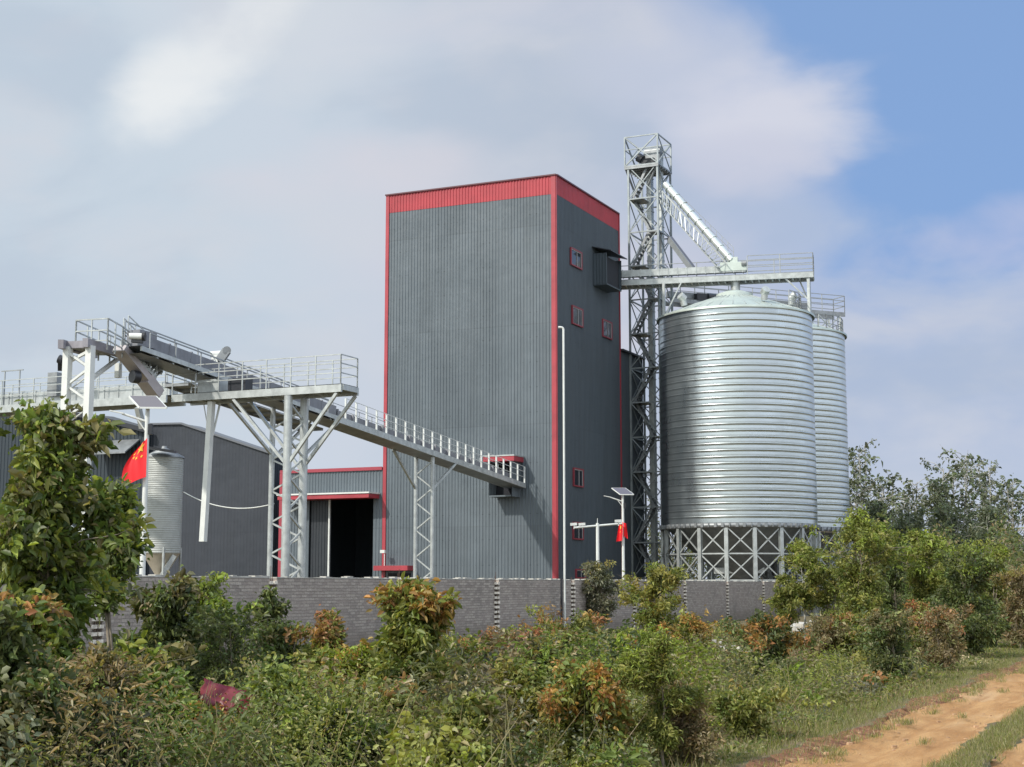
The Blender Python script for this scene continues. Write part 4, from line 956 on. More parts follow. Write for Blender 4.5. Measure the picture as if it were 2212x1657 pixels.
# ------------------------------------------------------------------ foliage
class Leaves:
    def __init__(s): s.v = []; s.c = []; s.n = 0; s.kind = []
    def add(s, pos, d, size, wr_, colr, fold=0.12):
        n = len(pos)
        if n == 0: return
        d = d / (np.linalg.norm(d, axis=1, keepdims=True) + 1e-9)
        rd = rng.normal(size=(n, 3)); rd[:, 2] *= 0.5
        sd = np.cross(d, rd); sd /= (np.linalg.norm(sd, axis=1, keepdims=True) + 1e-9)
        nm = np.cross(sd, d); nm *= np.sign(nm[:, 2:3] + 1e-9)
        L = size[:, None]; w_ = L * wr_
        base = pos; tip = pos + d * L - np.array([0, 0, 0.18]) * L * np.minimum(1, (wr_ if np.ndim(wr_) else np.array(wr_)) * 2.2 - .1).clip(0)
        l1 = pos + d * L * .33 + sd * w_ * .5 + nm * L * fold; r1 = pos + d * L * .33 - sd * w_ * .5 + nm * L * fold
        l2 = pos + d * L * .70 + sd * w_ * .36 + nm * L * fold * .6; r2 = pos + d * L * .70 - sd * w_ * .36 + nm * L * fold * .6
        V = np.stack([base, l1, l2, tip, r2, r1], 1)
        s.v.append(V.reshape(-1, 3)); s.c.append(np.repeat(colr, 6, 0)); s.n += n
    def make(s, name, parent=None, m=None):
        V = np.concatenate(s.v); Cc = np.clip(np.concatenate(s.c), 0.003, 1); n = s.n
        if parent is not None: V = V - np.array(parent['_base'])
        me = bpy.data.meshes.new(name)
        me.vertices.add(n * 6); me.vertices.foreach_set('co', V.ravel().astype(np.float32))
        idx = (np.array([0, 1, 2, 3, 0, 3, 4, 5])[None] + np.arange(n)[:, None] * 6).ravel()
        me.loops.add(n * 8); me.loops.foreach_set('vertex_index', idx.astype(np.int32))
        me.polygons.add(n * 2); me.polygons.foreach_set('loop_start', (np.arange(n * 2) * 4).astype(np.int32)); me.polygons.foreach_set('loop_total', np.full(n * 2, 4, np.int32))
        ca = me.color_attributes.new('tint', 'FLOAT_COLOR', 'POINT')
        ca.data.foreach_set('color', np.concatenate([Cc, np.ones((n * 6, 1))], 1).ravel().astype(np.float32))
        me.update(); me.validate(); me.materials.append(m or M_LEAF)
        o = bpy.data.objects.new(name, me); COL.objects.link(o)
        if parent is not None: o.parent = parent; o['_base'] = parent['_base']
        return o
PAL = {
    'olive': [(0.125, 0.145, 0.040), (0.165, 0.175, 0.055), (0.090, 0.115, 0.035), (0.215, 0.210, 0.080)],
    'deep': [(0.060, 0.085, 0.035), (0.085, 0.110, 0.045), (0.070, 0.080, 0.045), (0.12, 0.14, 0.06)],
    'broad': [(0.085, 0.120, 0.035), (0.120, 0.155, 0.038), (0.065, 0.095, 0.030), (0.175, 0.195, 0.048), (0.15, 0.16, 0.09)],
    'grey': [(0.15, 0.155, 0.10), (0.11, 0.12, 0.08), (0.19, 0.185, 0.13), (0.09, 0.09, 0.065)],
    'rubber': [(0.085, 0.105, 0.07), (0.11, 0.13, 0.085), (0.14, 0.16, 0.10)],  # lightened and greyed: distance haze painted into the leaf colour
    'lime': [(0.20, 0.25, 0.045), (0.17, 0.215, 0.04), (0.14, 0.17, 0.045)],
    'brown': [(0.19, 0.145, 0.075), (0.15, 0.12, 0.065), (0.14, 0.14, 0.06), (0.24, 0.20, 0.12)],
    'orange': [(0.34, 0.135, 0.05), (0.35, 0.18, 0.055), (0.28, 0.165, 0.05)],
    'yellow': [(0.26, 0.22, 0.06), (0.21, 0.20, 0.055), (0.24, 0.185, 0.05)],
    'redtip': [(0.31, 0.10, 0.06), (0.27, 0.12, 0.065), (0.30, 0.15, 0.07)],
    'straw': [(0.36, 0.32, 0.20), (0.28, 0.24, 0.15), (0.22, 0.21, 0.11)],
}
def pcol(key, n):
    p = np.array(PAL[key]) * ((1.08, 1.10, .90) if key in ('deep', 'broad', 'olive', 'lime') else (1, 1, 1)); c = p[rng.integers(0, len(p), n)]
    return c * 1.22 * rng.uniform(0.7, 1.35, (n, 1)) * rng.uniform(0.93, 1.07, (n, 3))
def plant(name, label, cat, base, H, Wd, pal='olive', tip=None, tipf=0.3, leaf=0.12, nl=4000, stems=3, bare=0.25, group=None, bark=M_BARK, wr_=0.42, airy=0.0, lean=0.0, per=16, sq=1.0):
    """H height, Wd crown half width; branches carry tufts of separate leaves"""
    base = Vector(base); t_ = thing(name, base, label, cat, group)
    if airy == 0: leaf *= 0.72 if base.y < 60 else .85; nl = int(nl * 1.9)
    mb = MB(); L = Leaves(); tufts = []
    nt = max(8, int(nl / per)); per_stem = max(3, nt // (stems * 9))
    ph = random.random() * 6
    for k in range(stems):
        a = ph + k * 2.4 + random.random() * .5; sp = Wd * (0.35 if stems > 1 else 0.06)
        top = base + Vector((math.cos(a) * sp * random.uniform(.4, 1) + lean, math.sin(a) * sp * random.uniform(.4, 1), H * random.uniform(.84, 0.97) if stems > 1 else H * .93))
        n = 6; pts = []
        for i in range(n + 1):
            f = i / n; v = base.lerp(top, f); v += Vector((random.uniform(-1, 1), random.uniform(-1, 1), 0)) * 0.025 * H * math.sin(f * 3.1); pts.append(v)
        r0 = max(0.008, 0.011 * H * (1.3 if stems == 1 else 0.8)); mb.path(pts, r0, 6, 0.3)
        nb = max(9, int(10 + H * 2.5))
        for j in range(nb):
            f = bare + (1 - bare) * (j + random.random()) / nb; f = min(f, 0.99)
            i = min(int(f * n), n - 1); p = pts[i].lerp(pts[i + 1], f * n - i)
            g = (f - bare) / (1 - bare)
            prof = max(0.2, math.sin((0.16 + 0.72 * g) * math.pi) ** 0.8) * (0.8 + .35 * math.sin(g * 9 + ph))
            aa = random.random() * 6.28; ln = Wd * prof * (random.uniform(.3, 1.15) if random.random() < .85 else random.uniform(1.2, 1.6))
            q = p + Vector((math.cos(aa) * ln, math.sin(aa) * ln, ln * random.uniform(0.0, .6)))
            m_ = p.lerp(q, .5) + Vector((0, 0, ln * .12)); mb.path([p, m_, q], r0 * .35, 4, 0.4)
            kk = max(1, int(nt / (stems * nb) * random.choice((.25, .8, 1.2, 1.75))))
            if random.random() < .3: e_ = q + (q - p).normalized() * Wd * .25 + Vector((random.uniform(-1, 1), random.uniform(-1, 1), random.uniform(-.3, 1))) * Wd * .12; mb.path([q, e_], r0 * .14, 3, .5)
            for s_ in range(kk):
                ff = 1 - 0.75 * random.random() ** 1.5 if airy == 0 else 1 - .35 * random.random()
                v = (p.lerp(m_, ff * 2) if ff < .5 else m_.lerp(q, ff * 2 - 1)) + Vector([random.gauss(0, 1) for _ in range(3)]) * Wd * (.085 if airy == 0 else .05)
                tufts.append((v, (q - p).normalized()))
    T = np.array([tuple(v) for v, d in tufts]); D = np.array([tuple(d) for v, d in tufts])
    zmax = T[:, 2].max(); zmin = T[:, 2].min()
    m_ = len(T); tc_ = pcol(pal, m_)
    hh_ = (T[:, 2] - zmin) / (zmax - zmin + 1e-6)
    rr = np.hypot(T[:, 0] - base.x, T[:, 1] - base.y) / (Wd + 1e-6)
    if tip:
        pr = np.clip((hh_ * 0.9 + rr * 0.35 - (1.0 - tipf)) * 2.2, 0, .92) * (0.62 + 0.38 * np.sin(T[:, 0] * 9 + T[:, 2] * 5 + ph))
        mk = rng.random(m_) < pr; tc_[mk] = tc_[mk] * .3 + pcol(tip, mk.sum()) * .7
    idx = np.repeat(np.arange(m_), per); n = len(idx)
    pos = T[idx] + rng.normal(size=(n, 3)) * leaf * (0.62 if airy == 0 else .45)
    d = D[idx] * 0.5 + rng.normal(size=(n, 3)) * 0.8 + np.array([0, 0, -0.15])
    c_ = tc_[idx] * rng.uniform(.6, 1.4, (n, 1))
    L.add(pos, d, leaf * np.clip(rng.lognormal(-.15, .38, n), .3, 1.7), wr_, c_)
    mb.make('stem', bark, t_); L.make('foliage', t_); return t_
def gp(px, py):   # point on the ground under a photo pixel
    Y = CAMZ * F / (py - 1265) ; a, b_ = ray(px, py); k = -CAMZ / b_; return Vector((a * k, k, 0))
def P2(name, label, cat, px, pyb, pyt, hwpx, **kw):
    Y = kw.pop('Y', None); base = gp(px, pyb) if Y is None else Vector((ray(px, 1265)[0] * Y, Y, 0))
    H = at(px, pyt, base.y).z; Wd = hwpx * base.y / F
    return plant(name, label, cat, base, H, Wd, **kw)

# near plants on the left
P2('leafy_tree', 'big leafy broad-leaved tree filling the left edge, with reddish new leaves on top', 'tree', 92, 0, 862, 126, Y=17.0, pal='broad', tip='brown', tipf=.22, leaf=.175, nl=10500, stems=5, bare=.25, per=11)
P2('leafy_tree', 'narrower leafy side tree reaching right towards the red flag, olive green', 'tree', 238, 0, 1035, 48, Y=19.0, pal='broad', tip='lime', tipf=.25, leaf=.15, nl=1500, stems=2, bare=.5)
P2('shrub', 'reddish brown tipped shrub at the bottom left corner in front of the leafy tree', 'shrub', 45, 0, 1268, 105, Y=14.2, pal='broad', tip='redtip', tipf=.3, leaf=.13, nl=7000, stems=4, bare=.05)
P2('shrub', 'dark leafy bush at the left edge low under the big tree', 'shrub', 10, 0, 1330, 130, Y=12.6, pal='deep', leaf=.14, nl=5000, stems=4, bare=.02)
P2('shrub', 'brownish weedy bush between the leafy tree and the dark broad-leaved bush', 'shrub', 210, 0, 1410, 110, Y=14.0, pal='brown', tip='yellow', tipf=.2, leaf=.09, nl=6000, stems=4, bare=.02)
P2('shrub', 'dark broad-leaved bush standing in front of the wall left of centre', 'shrub', 360, 0, 1262, 95, Y=20.5, pal='deep', tip='brown', tipf=.2, leaf=.15, nl=5200, stems=4, bare=.1)
P2('shrub', 'yellow-green leafy bush right beside the dark broad-leaved bush at the wall', 'shrub', 452, 0, 1255, 70, Y=23.0, pal='broad', tip='lime', tipf=.5, leaf=.13, nl=3200, stems=3, bare=.2)
P2('shrub', 'grey leafless-looking tangle bush below the yellow-green bush', 'shrub', 500, 0, 1335, 110, Y=20.0, pal='deep', leaf=.08, nl=3800, stems=5, bare=.02)
P2('sapling', 'slim dark sapling in front of the toothed pier left of the doorway', 'sapling', 580, 0, 1268, 34, Y=27.0, pal='deep', leaf=.14, nl=1300, stems=1, bare=.3)
P2('shrub', 'leafy olive bush at the bottom left beside the red tarp', 'shrub', 365, 0, 1470, 66, Y=14.5, pal='broad', tip='lime', tipf=.25, leaf=.11, nl=6000, stems=4, bare=.02)
P2('sapling', 'small sapling with a pink-red tip before the bare stretch of wall', 'sapling', 700, 1560, 1322, 62, pal='olive', tip='redtip', tipf=.45, leaf=.10, nl=2800, stems=2, bare=.3)
P2('small_tree', 'young tree with drooping leaves and orange tips rising past the wall top, centre', 'tree', 900, 1625, 1243, 82, pal='olive', tip='orange', tipf=.28, leaf=.12, nl=5600, stems=2, bare=.38)
P2('shrub', 'bright lime green shrub with orange spots left of the central young tree', 'shrub', 765, 1600, 1392, 70, pal='lime', tip='orange', tipf=.3, leaf=.09, nl=3600, stems=3, bare=.15)
P2('shrub', 'dull olive bush right behind the central young tree trunk', 'shrub', 985, 1540, 1385, 90, pal='olive', tip='redtip', tipf=.3, leaf=.09, nl=4600, stems=4, bare=.05)
P2('shrub', 'rust-red topped bush below the middle toothed pier', 'shrub', 1090, 1500, 1376, 90, pal='brown', tip='redtip', tipf=.45, leaf=.08, nl=4600, stems=4, bare=.05)
P2('shrub', 'orange-red crowned round bush in the centre foreground', 'shrub', 1268, 1672, 1452, 94, pal='olive', tip='orange', tipf=.52, leaf=.085, nl=9500, stems=5, bare=.05)
P2('shrub', 'small bush with an orange-yellow flank left of the round orange-red bush', 'shrub', 1120, 1640, 1440, 84, pal='olive', tip='yellow', tipf=.35, leaf=.08, nl=5500, stems=4, bare=.05)
P2('tall_weed', 'tall thin-stemmed feathery green weed, right of the round orange-red bush', 'weed', 1433, 1668, 1378, 88, pal='olive', tip='lime', tipf=.3, leaf=.065, nl=7500, stems=1, bare=.2, wr_=.25)
P2('shrub', 'feathery brown-green bush around the foot of the tall thin weed', 'shrub', 1480, 1660, 1490, 90, pal='brown', tip='yellow', tipf=.2, leaf=.07, nl=6000, stems=4, bare=.02, wr_=.3)
P2('shrub', 'green bush with a reddish rim spreading before the wall under the camera mast', 'shrub', 1235, 1470, 1345, 100, pal='olive', tip='redtip', tipf=.35, leaf=.09, nl=6000, stems=5, bare=.02)
P2('shrub', 'pale green spreading bush right of the one with the reddish rim', 'shrub', 1395, 1480, 1365, 80, pal='lime', leaf=.09, nl=4200, stems=4, bare=.05)
P2('shrub', 'greyish dense bush at the wall between the camera mast and the white pipe', 'shrub', 1296, 1362, 1210, 50, pal='grey', tip='yellow', tipf=.3, leaf=.13, nl=5200, stems=4, bare=.12)
P2('small_tree', 'golden olive young tree against the wall left of the silo legs', 'tree', 1425, 1425, 1225, 78, pal='olive', tip='yellow', tipf=.75, leaf=.12, nl=6500, stems=4, bare=.15)
P2('shrub', 'vivid orange topped bush before the wall below the silo legs', 'shrub', 1492, 1440, 1326, 62, pal='olive', tip='orange', tipf=.6, leaf=.09, nl=4600, stems=4, bare=.05)
P2('shrub', 'large bush, orange above and dark green below, right of the fallen branch', 'shrub', 1655, 1482, 1325, 74, pal='deep', tip='orange', tipf=.5, leaf=.09, nl=6800, stems=5, bare=.03)
P2('small_tree', 'slender young tree with pale twin trunks before the right silo legs', 'tree', 1738, 1392, 1152, 52, pal='olive', tip='lime', tipf=.25, leaf=.12, nl=6000, stems=2, bare=.42, bark=M_BARKP)
P2('shrub', 'low crowned green bush left of the pale twin trunks', 'shrub', 1692, 1392, 1262, 42, pal='olive', leaf=.11, nl=2800, stems=3, bare=.25)
P2('small_tree', 'broad yellow-green tree against the right silo edge', 'tree', 1868, 1402, 1108, 86, pal='olive', tip='lime', tipf=.3, leaf=.13, nl=9000, stems=4, bare=.2)
P2('small_tree', 'tall golden-green tree standing in the gap right of the silos', 'tree', 2005, 1398, 1130, 70, pal='olive', tip='lime', tipf=.5, leaf=.13, nl=8500, stems=3, bare=.22)
P2('small_tree', 'dark green tree overhanging the far bend of the dirt track', 'tree', 2100, 1425, 1195, 72, pal='deep', tip='lime', tipf=.2, leaf=.12, nl=7500, stems=4, bare=.12)
P2('small_tree', 'narrow yellowish tree at the right edge behind the dirt track', 'tree', 2152, 1400, 1168, 46, pal='olive', tip='lime', tipf=.5, leaf=.12, nl=4200, stems=3, bare=.2)
P2('small_tree', 'olive tree touching the right frame edge above the dirt track', 'tree', 2205, 1405, 1225, 52, pal='brown', tip='yellow', tipf=.2, leaf=.12, nl=4600, stems=3, bare=.1)
P2('shrub', 'dense dark bush with brown top at the grass edge near the track bend', 'shrub', 1925, 1475, 1326, 84, pal='deep', tip='brown', tipf=.45, leaf=.09, nl=6400, stems=5, bare=.02)
P2('shrub', 'rust-coloured bush between the track bend and the dark brown-topped bush', 'shrub', 2040, 1452, 1318, 68, pal='brown', tip='redtip', tipf=.35, leaf=.09, nl=5400, stems=4, bare=.02)
P2('shrub', 'brown dry bush behind the pale rubble near the twin-trunk tree', 'shrub', 1790, 1432, 1338, 58, pal='brown', leaf=.08, nl=3800, stems=4, bare=.05)
# extra shrubs in depth, right of the wall's end
P2('small_tree', 'mid-height green tree partly hidden behind the broad yellow-green tree', 'tree', 1935, 1380, 1172, 60, pal='deep', tip='lime', tipf=.2, leaf=.14, nl=5000, stems=3, bare=.15)
P2('small_tree', 'dense green tree filling the space behind the golden-green tree', 'tree', 2065, 1378, 1205, 62, pal='olive', leaf=.14, nl=5000, stems=3, bare=.1)
P2('shrub', 'low bush squeezed between the twin-trunk tree and the broad yellow-green tree', 'shrub', 1800, 1392, 1240, 52, pal='olive', tip='yellow', tipf=.3, leaf=.11, nl=4200, stems=3, bare=.05)
# more broad-leaved scrub filling the foreground
P2('shrub', 'dark low bush against the wall right of the slim dark sapling', 'shrub', 628, 0, 1352, 74, Y=24.0, pal='deep', tip='brown', tipf=.2, leaf=.12, nl=3000, stems=4, bare=.05)
P2('shrub', 'broad-leaved olive bush below the dark broad-leaved bush, in the lower left', 'shrub', 300, 0, 1385, 82, Y=15.6, pal='broad', tip='brown', tipf=.2, leaf=.14, nl=3600, stems=4, bare=.05)
P2('shrub', 'pale dusty leafed bush at the very bottom edge, left of the red tarp', 'shrub', 250, 0, 1520, 95, Y=13.2, pal='grey', tip='yellow', tipf=.2, leaf=.12, nl=3800, stems=4, bare=.05)
P2('shrub', 'yellow-green broad-leaved bush just right of the red tarp', 'shrub', 620, 0, 1455, 74, Y=15.0, pal='broad', tip='lime', tipf=.45, leaf=.12, nl=3800, stems=4, bare=.05)
P2('shrub', 'ragged green bush at the bottom edge below the small red-tipped sapling', 'shrub', 730, 0, 1530, 84, Y=13.4, pal='broad', tip='lime', tipf=.25, leaf=.12, nl=3600, stems=4, bare=.03)
P2('shrub', 'leafy olive bush directly left of the foot of the central young tree', 'shrub', 838, 0, 1478, 66, Y=15.4, pal='olive', tip='redtip', tipf=.25, leaf=.11, nl=3400, stems=4, bare=.08)
P2('shrub', 'tangled brown-green bush at the bottom edge right of the central young tree', 'shrub', 985, 0, 1520, 88, Y=13.6, pal='olive', tip='brown', tipf=.3, leaf=.10, nl=4200, stems=5, bare=.05)
P2('shrub', 'taller green bush behind and left of the round orange-red bush', 'shrub', 1172, 0, 1395, 70, Y=21.0, pal='deep', tip='yellow', tipf=.3, leaf=.10, nl=3600, stems=4, bare=.08)
P2('shrub', 'fresh green leafy bush between the tall thin weed and the wall', 'shrub', 1350, 0, 1392, 62, Y=24.0, pal='lime', tip='redtip', tipf=.15, leaf=.10, nl=3600, stems=4, bare=.08)
P2('shrub', 'low olive bush at the edge of the grass, right of the feathery brown-green bush', 'shrub', 1595, 0, 1500, 70, Y=17.5, pal='olive', tip='yellow', tipf=.2, leaf=.08, nl=3600, stems=4, bare=.03)
P2('shrub', 'rust-tipped green bush before the rubble, left of the dark brown-topped bush', 'shrub', 1850, 0, 1335, 66, Y=35.0, pal='olive', tip='redtip', tipf=.3, leaf=.11, nl=4200, stems=4, bare=.03)
P2('shrub', 'wide green and rust bush joining the two bushes beside the track bend', 'shrub', 1985, 0, 1322, 74, Y=37.0, pal='olive', tip='redtip', tipf=.35, leaf=.11, nl=5200, stems=5, bare=.03)
P2('shrub', 'dark green bush at the far right where the track leaves the frame', 'shrub', 2120, 0, 1300, 66, Y=43.0, pal='deep', tip='yellow', tipf=.2, leaf=.12, nl=4600, stems=4, bare=.03)
# bright rosette
ro = thing('rosette_plant', gp(1700, 1492), 'small bright green spiky rosette plant in the grass near the track', 'plant')
L = Leaves(); bp = np.array(gp(1700, 1492)); n = 26; a = rng.uniform(0, 6.28, n); d = np.stack([np.cos(a), np.sin(a), rng.uniform(.5, 1.6, n)], 1)
L.add(np.repeat(bp[None], n, 0) + [0, 0, .15], d, rng.uniform(.25, .5, n), .2, pcol('lime', n)); L.make('foliage', ro)

# rubber trees beyond
rub = [(1862, 950, 118, 46, 'first airy rubber tree just right of the silos, its crown the densest of the row'), (1925, 1012, 126, 42, 'thin sparse rubber tree second from the silos'), (1975, 1030, 122, 40, 'low sparse rubber tree in the dip of the treeline'),
       (2035, 1003, 118, 34, 'narrow dark green creeper-clad tree left of the tall rubber pair'), (2085, 972, 120, 46, 'tall sparse rubber tree, left one of the tall pair on the right'), (2138, 972, 124, 34, 'tall sparse rubber tree, right one of the tall pair on the right'),
       (2190, 1010, 116, 46, 'bushier rubber tree at the right frame edge'), (1895, 1062, 110, 46, 'shorter green tree in front of the thin rubber trees'), (2060, 1085, 108, 48, 'shorter leafy tree below the tall rubber pair'), (2150, 1090, 106, 46, 'shorter leafy tree with pale slanting trunks near the right edge'), (1975, 1095, 104, 46, 'short round tree under the dip of the treeline')]
for i, (px, pt, Y, hw_, lab) in enumerate(rub):
    dense = i in (3, 7, 8, 9, 10)
    P2('rubber_tree', lab, 'tree', px, 0, pt, hw_ * 1.35, Y=Y, pal='rubber', leaf=.34 if not dense else .26, nl=1200 if not dense else 3000, stems=3, bare=.38 if not dense else .2, airy=0 if dense else 1, per=5 if not dense else 12, bark=M_BARKP, wr_=.5, group='trees behind the silos')
# far wood filling behind
L = Leaves(); n = 52000
xx = rng.uniform(24, 52, n); yy = rng.uniform(122, 150, n); top = 5.6 + 1.2 * np.sin(xx * .8) + .9 * np.sin(xx * 2.1 + yy * .3); zz = top * rng.random(n) ** .8
tr_n = rng.integers(0, 4, n)
xx = xx * yy / 130
L.add(np.stack([xx, yy, zz], 1), rng.normal(size=(n, 3)), rng.uniform(.25, .5, n), .5, pcol('rubber', n) * 1.0)
tag(L.make('far_wood'), 'dim grey-green wood closing the view behind the rubber trees', 'wood', kind='stuff')
L = Leaves(); n = 80000   # scrub along the foot of the wood
xx = rng.uniform(0.215, 0.40, n); yy = rng.uniform(62, 100, n); lowp = rng.random(n) < .4; xx = np.where(lowp, rng.uniform(.09, .22, n), xx); yy = np.where(lowp, rng.uniform(114, 122, n), yy); zz = (3.2 + 1.0 * np.sin(xx * 70 + yy * .35) + .8 * np.sin(xx * 160)) * rng.random(n) ** .8 * np.where(lowp, 2.2, 1)
L.add(np.stack([xx * yy, yy, zz], 1), rng.normal(size=(n, 3)), rng.uniform(.12, .25, n), .45, np.where(rng.random((n, 1)) < .7, pcol('deep', n), pcol('brown', n)))
tag(L.make('scrub_belt'), 'tangled low scrub at the foot of the wood right of the silos', 'scrub', kind='stuff')

# undergrowth mass: many small mounds of fine leaves
def road_c(x, y): return x - ROADK * (np.minimum(y, 60) - 14.7)
def inside(X, Y, lim=1.75): return (X > -9.34 + .4597 * (Y - 34) + .35) & (road_c(X, Y) < lim)
L = Leaves(); M = 1250
Ym = 11.8 * (60 / 11.8) ** (rng.random(M) ** .95); Xm = (rng.uniform(-80, 2300, M) - 1106) / F * Ym
k = inside(Xm, Ym, 1.5); Xm, Ym = Xm[k], Ym[k]; M = len(Xm)
pxm = 1106 + Xm / Ym * F
ytop = np.interp(pxm, [0, 500, 750, 1000, 1250, 1700], [1445, 1450, 1425, 1400, 1368, 1385])
env = np.clip(1.77 - (ytop - 1265) / F * Ym, .10, 1.1)
cm_ = road_c(Xm, Ym); hm = env * rng.uniform(.12, 1.0, M) * np.clip((2.3 - cm_) / 3.0, .16, 1)
near_t = (pxm > 405) & (pxm < 590) & (Ym < 16); hm = np.where(near_t, np.minimum(hm, .62), hm)
rm = hm * rng.uniform(.45, .8, M) + .08
names = ['deep', 'olive', 'broad', 'olive', 'brown', 'grey', 'lime', 'redtip', 'orange', 'yellow']
pw = np.array([.16, .22, .16, .1, .13, .10, .04, .03, .03, .03]); pk = rng.choice(10, M, p=pw / pw.sum())
base_c = np.zeros((M, 3)); tip_c = np.zeros((M, 3))
for q in range(10):
    mk = pk == q
    if mk.sum() == 0: continue
    base_c[mk] = pcol(names[q] if q < 7 else 'olive', mk.sum()); tip_c[mk] = pcol(names[q], mk.sum())
cnt = np.clip((400 * (hm / .6) ** 1.6 * (15 / Ym) ** .35).astype(int), 60, 900)
idx = np.repeat(np.arange(M), cnt); n = len(idx)
a = rng.uniform(0, 6.283, n); hf = rng.random(n) ** .75; lob = 1 + .35 * np.sin(a * 3 + idx) + .25 * np.sin(a * 5 + idx * 2.3)
rad = rm[idx] * np.sqrt(rng.random(n)) ** .6 * np.sqrt(np.clip(1.08 - hf ** 2, 0, 1)) * lob
X = Xm[idx] + np.cos(a) * rad; Y = Ym[idx] + np.sin(a) * rad
Zp = hm[idx] * hf * (1 + .25 * np.sin(a * 4 + idx * 1.7)) + rng.normal(0, .02, n)
col_ = np.where((hf[:, None] > .72 + rng.normal(0, .12, (n, 1))), tip_c[idx], base_c[idx]) * rng.uniform(.7, 1.35, (n, 1))
sp_ = rng.random(n) < .06; col_[sp_] = pcol('straw', sp_.sum())
d = np.stack([np.cos(a) + rng.normal(0, .8, n), np.sin(a) + rng.normal(0, .8, n), rng.normal(.2, .7, n)], 1)
szm = rng.choice([.036, .055, .085], M, p=[.4, .4, .2]); wrm = rng.choice([.22, .38, .5], M)
L.add(np.stack([X, Y, np.maximum(Zp, .01)], 1), d, szm[idx] * rng.uniform(.6, 1.4, n) * (.85 + .013 * Y), wrm[idx][:, None], col_)
# carpet between the mounds
N = 230000; Y = 11.5 * (60 / 11.5) ** (rng.random(N) ** .9); X = (rng.uniform(-60, 2300, N) - 1106) / F * Y
k = inside(X, Y, 1.9 ); X, Y = X[k], Y[k]; n = len(X); cR = road_c(X, Y)
hh = np.clip(1.77 - .0385 * Y, .10, .32) * (.55 + .45 * np.sin(X * 2.1 + Y) * np.sin(Y * 1.3)) * np.clip((2.2 - cR) / 2.4, .12, 1)
sel = np.floor((np.sin(X * .8) + np.sin(Y * .5 + X * .3) + rng.normal(0, .6, n) + 2.5) / 5 * 4.99).clip(0, 4).astype(int)
cc_ = np.zeros((n, 3))
for q, nm_ in enumerate(['deep', 'olive', 'brown', 'broad', 'straw']):
    mk = sel == q; cc_[mk] = pcol(nm_, mk.sum())
L.add(np.stack([X, Y, hh * rng.random(n) ** .6], 1), rng.normal(0, 1, (n, 3)) + [0, 0, .3], rng.uniform(.03, .075, n) * (.85 + .013 * Y), .38, cc_ * rng.uniform(.7, 1.3, (n, 1)))
tag(L.make('undergrowth'), 'mixed leafy weeds and low scrub covering the ground before the wall', 'undergrowth', kind='stuff')
# dry stalks poking out of the weeds
L = Leaves(); N = 2600; Y = 11.8 * (50 / 11.8) ** rng.random(N); X = (rng.uniform(-60, 2250, N) - 1106) / F * Y
k = inside(X, Y, 1.2); X, Y = X[k], Y[k]; n = len(X)
d = np.stack([rng.normal(0, .45, n), rng.normal(0, .45, n), np.ones(n)], 1)
L.add(np.stack([X, Y, np.zeros(n)], 1), d, np.clip(1.5 - .028 * Y, .3, 1.2) * rng.uniform(.4, 1.0, n), .009, pcol('straw', n), .01)
tag(L.make('dry_stalks'), 'thin straw coloured dry stalks poking through the weeds', 'stalks', kind='stuff')

# grass blades
def grass(name, label, n, fx, pal, hmin, hmax, wr__=.07):
    L = Leaves(); X, Y = fx(n); m_ = len(X)
    d = np.stack([rng.normal(0, .45, m_), rng.normal(0, .45, m_), np.ones(m_)], 1)
    c_ = np.where(rng.random((m_, 1)) < .55, pcol(pal, m_), pcol('straw', m_) * .9)
    L.add(np.stack([X, Y, np.zeros(m_) - .03], 1), d, rng.uniform(hmin, hmax, m_), wr__, c_, .03); tag(L.make(name), label, 'grass', kind='stuff')
def g1(n):
    Y = rng.uniform(11.5, 45, n); c = 2.2 - rng.gamma(1.4, .8, n); c += .16 * rng.normal(size=n); X = c + ROADK * (Y - 14.7); k = (c < 2.5); return X[k], Y[k]
def g2(n):
    Y = rng.uniform(11.5, 45, n); c = rng.normal(4.15, .16, n); k = (np.abs(c - 4.15) < .27); return (c + ROADK * (Y - 14.7))[k], Y[k]
def g3(n):
    u = rng.random(n); Y = 11.5 * (60 / 11.5) ** u; px = rng.uniform(-60, 2250, n); X = (px - 1106) / F * Y
    k = (X > -9.34 + .4597 * (Y - 34) + .2) & (road_c(X, Y) < 2.0); return X[k], Y[k]
def g4(n):
    Y = rng.uniform(11.5, 50, n); c = 6.5 + rng.gamma(1.5, 1.2, n); return c + ROADK * (Y - 14.7), Y
grass('grass', 'short green and straw grass fringing the left edge of the dirt track', 150000, g1, 'olive', .04, .13, .045)
grass('grass', 'sparse grass strip between the two wheel ruts of the track', 75000, g2, 'olive', .03, .10, .05)
def g5(n):
    q = 90; cy = rng.uniform(13, 34, q); cc = rng.choice([2.5, 2.7, 3.85, 4.5, 3.3], q, p=[.35, .2, .2, .15, .1]) + rng.normal(0, .08, q); i = rng.integers(0, q, n); c = cc[i] + rng.normal(0, .05, n); Y = cy[i] + rng.normal(0, .09, n); return c + ROADK * (Y - 14.7), Y
grass('grass', 'scattered small tufts of weed growing on the track surface', 5000, g5, 'olive', .04, .12, .06)
grass('grass', 'taller thin grass blades mixed through the weeds', 26000, g3, 'olive', .10, .32, .022)
grass('grass', 'grass on the far right verge of the dirt track', 40000, g4, 'olive', .05, .16, .05)

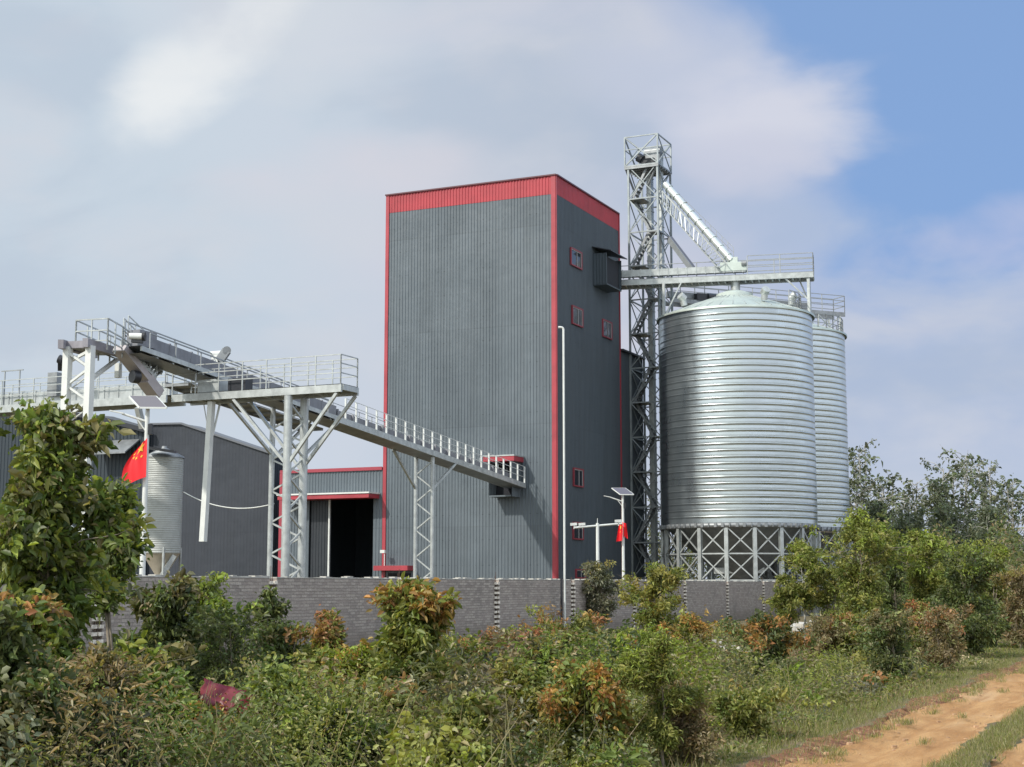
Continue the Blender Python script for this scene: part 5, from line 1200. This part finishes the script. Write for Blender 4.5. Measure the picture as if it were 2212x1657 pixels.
# weeds flecks of small white flowers / debris by the track
b = MB()
for i in range(900):
    Y = random.uniform(13, 36); c = random.uniform(1.0, 2.6) if random.random() < .6 else random.uniform(2.6, 5.8); X = c + ROADK * (Y - 14.7); s_ = .006 + .022 * random.random() ** 3
    zz = zprof.get(2.8, 0) if 2.7 < c < 3.9 else 0.0
    b.cbox((X, Y, zz + s_ * .3), Vector((s_ * 2, s_ * .6, 0)), Vector((-s_ * .5, s_ * 1.4, 0)), Vector((s_ * .2, 0, s_)))
tag(b.make('pebbles', mat('laterite_clod', (0.42, 0.27, 0.16), 0.9, 0, .4, 5.0, bump=.4)), 'small pale stones and clods strewn along the dirt track', 'stones', kind='stuff')
# fallen branch, rubble, tarp
br = MB(); pts = [gp(1520, 1432) + Z3 * .05, at(1545, 1398, 39.5), at(1565, 1378, 39.0), at(1583, 1358, 38.6)]; br.path(pts, 0.045, 6, .5); br.path([pts[1], pts[1] + Vector((.5, .1, .02)), pts[1] + Vector((.9, .2, .15))], .02, 5, .5)
tag(br.make('fallen_branch', M_BARKP), 'pale bare fallen branch slanting up before the wall', 'branch')
def rubble(name, label, c, n, sx, sy, s0):
    t_ = MB(); c = Vector(c)
    for i in range(n):
        p = c + Vector((random.gauss(0, sx), random.gauss(0, sy), 0)); s_ = s0 * random.uniform(.4, 1.2); r3 = random.random() * 3
        ex = Vector((math.cos(r3), math.sin(r3), random.uniform(-.4, .4))) * s_; ey = Vector((-math.sin(r3), math.cos(r3), random.uniform(-.3, .3))) * s_ * .7
        hgt_ = max(0.0, .45 * (1 - abs(p.x - c.x) / (2.2 * sx)))
        t_.cbox(p + Z3 * (hgt_ * random.random() + s_ * .2), ex, ey, ex.cross(ey).normalized() * s_ * .45)
    return tag(t_.make(name, M_RUBBLE), label, 'rubble', kind='stuff')
rubble('rubble_heap', 'heap of broken pale rubble behind the brown dry bush near the twin trunks', gp(1775, 1368), 90, 1.0, .5, .3)
rubble('rubble_heap', 'low pale rubble heap between the vivid orange bush and the fallen branch', gp(1545, 1425), 60, .8, .5, .16)
tp = MB(); q0 = at(440, 1468, 15.0); n = 18; vs = []
for j in range(6):
    for i in range(n + 1):
        f = i / n; p = at(440 + 120 * f, 1466 + 30 * f ** .8, 15.0) + Vector((0, 0, 0))
        p += Vector((.02 * math.sin(j * 2 + i), -.05 * j + .03 * math.sin(i * .9 + j * .4), -.028 * j - .012 * abs(math.sin(i * .6 + j * .5)) * (j + 1)))
        vs.append(p)
tp.add(vs, [(j * (n + 1) + i, j * (n + 1) + i + 1, (j + 1) * (n + 1) + i + 1, (j + 1) * (n + 1) + i) for j in range(5) for i in range(n)], True)
o = tp.make('red_tarp', M_TARP); sdm = o.modifiers.new('solid', 'SOLIDIFY'); sdm.thickness = .01
tag(o, 'crumpled dark red plastic tarp lying among the weeds, lower left', 'tarp')
# dry bare twigs in the foreground
for (px, pyb, pxt, pyt, lab) in ((470, 1460, 430, 1330, 'pale dry bare stick leaning in the tangle before the wall, left'), (760, 1620, 800, 1500, 'thin dry arching stalk left of the central young tree')):
    b = MB(); g = gp(px, max(pyb, 1500)); Yq = g.y; pts = [g, at((px + pxt) / 2 + 8, (pyb + pyt) / 2, Yq), at(pxt, pyt, Yq)]; b.path(pts, .012, 5, .4)
    for k in range(4): p = pts[1].lerp(pts[2], k / 4); b.path([p, p + Vector((.15 + .05 * k, .02, .2))], .006, 4, .4)
    tag(b.make('dry_stick', M_BARKP), lab, 'stick')
for o in bpy.data.objects:
    if '_base' in o: del o['_base']
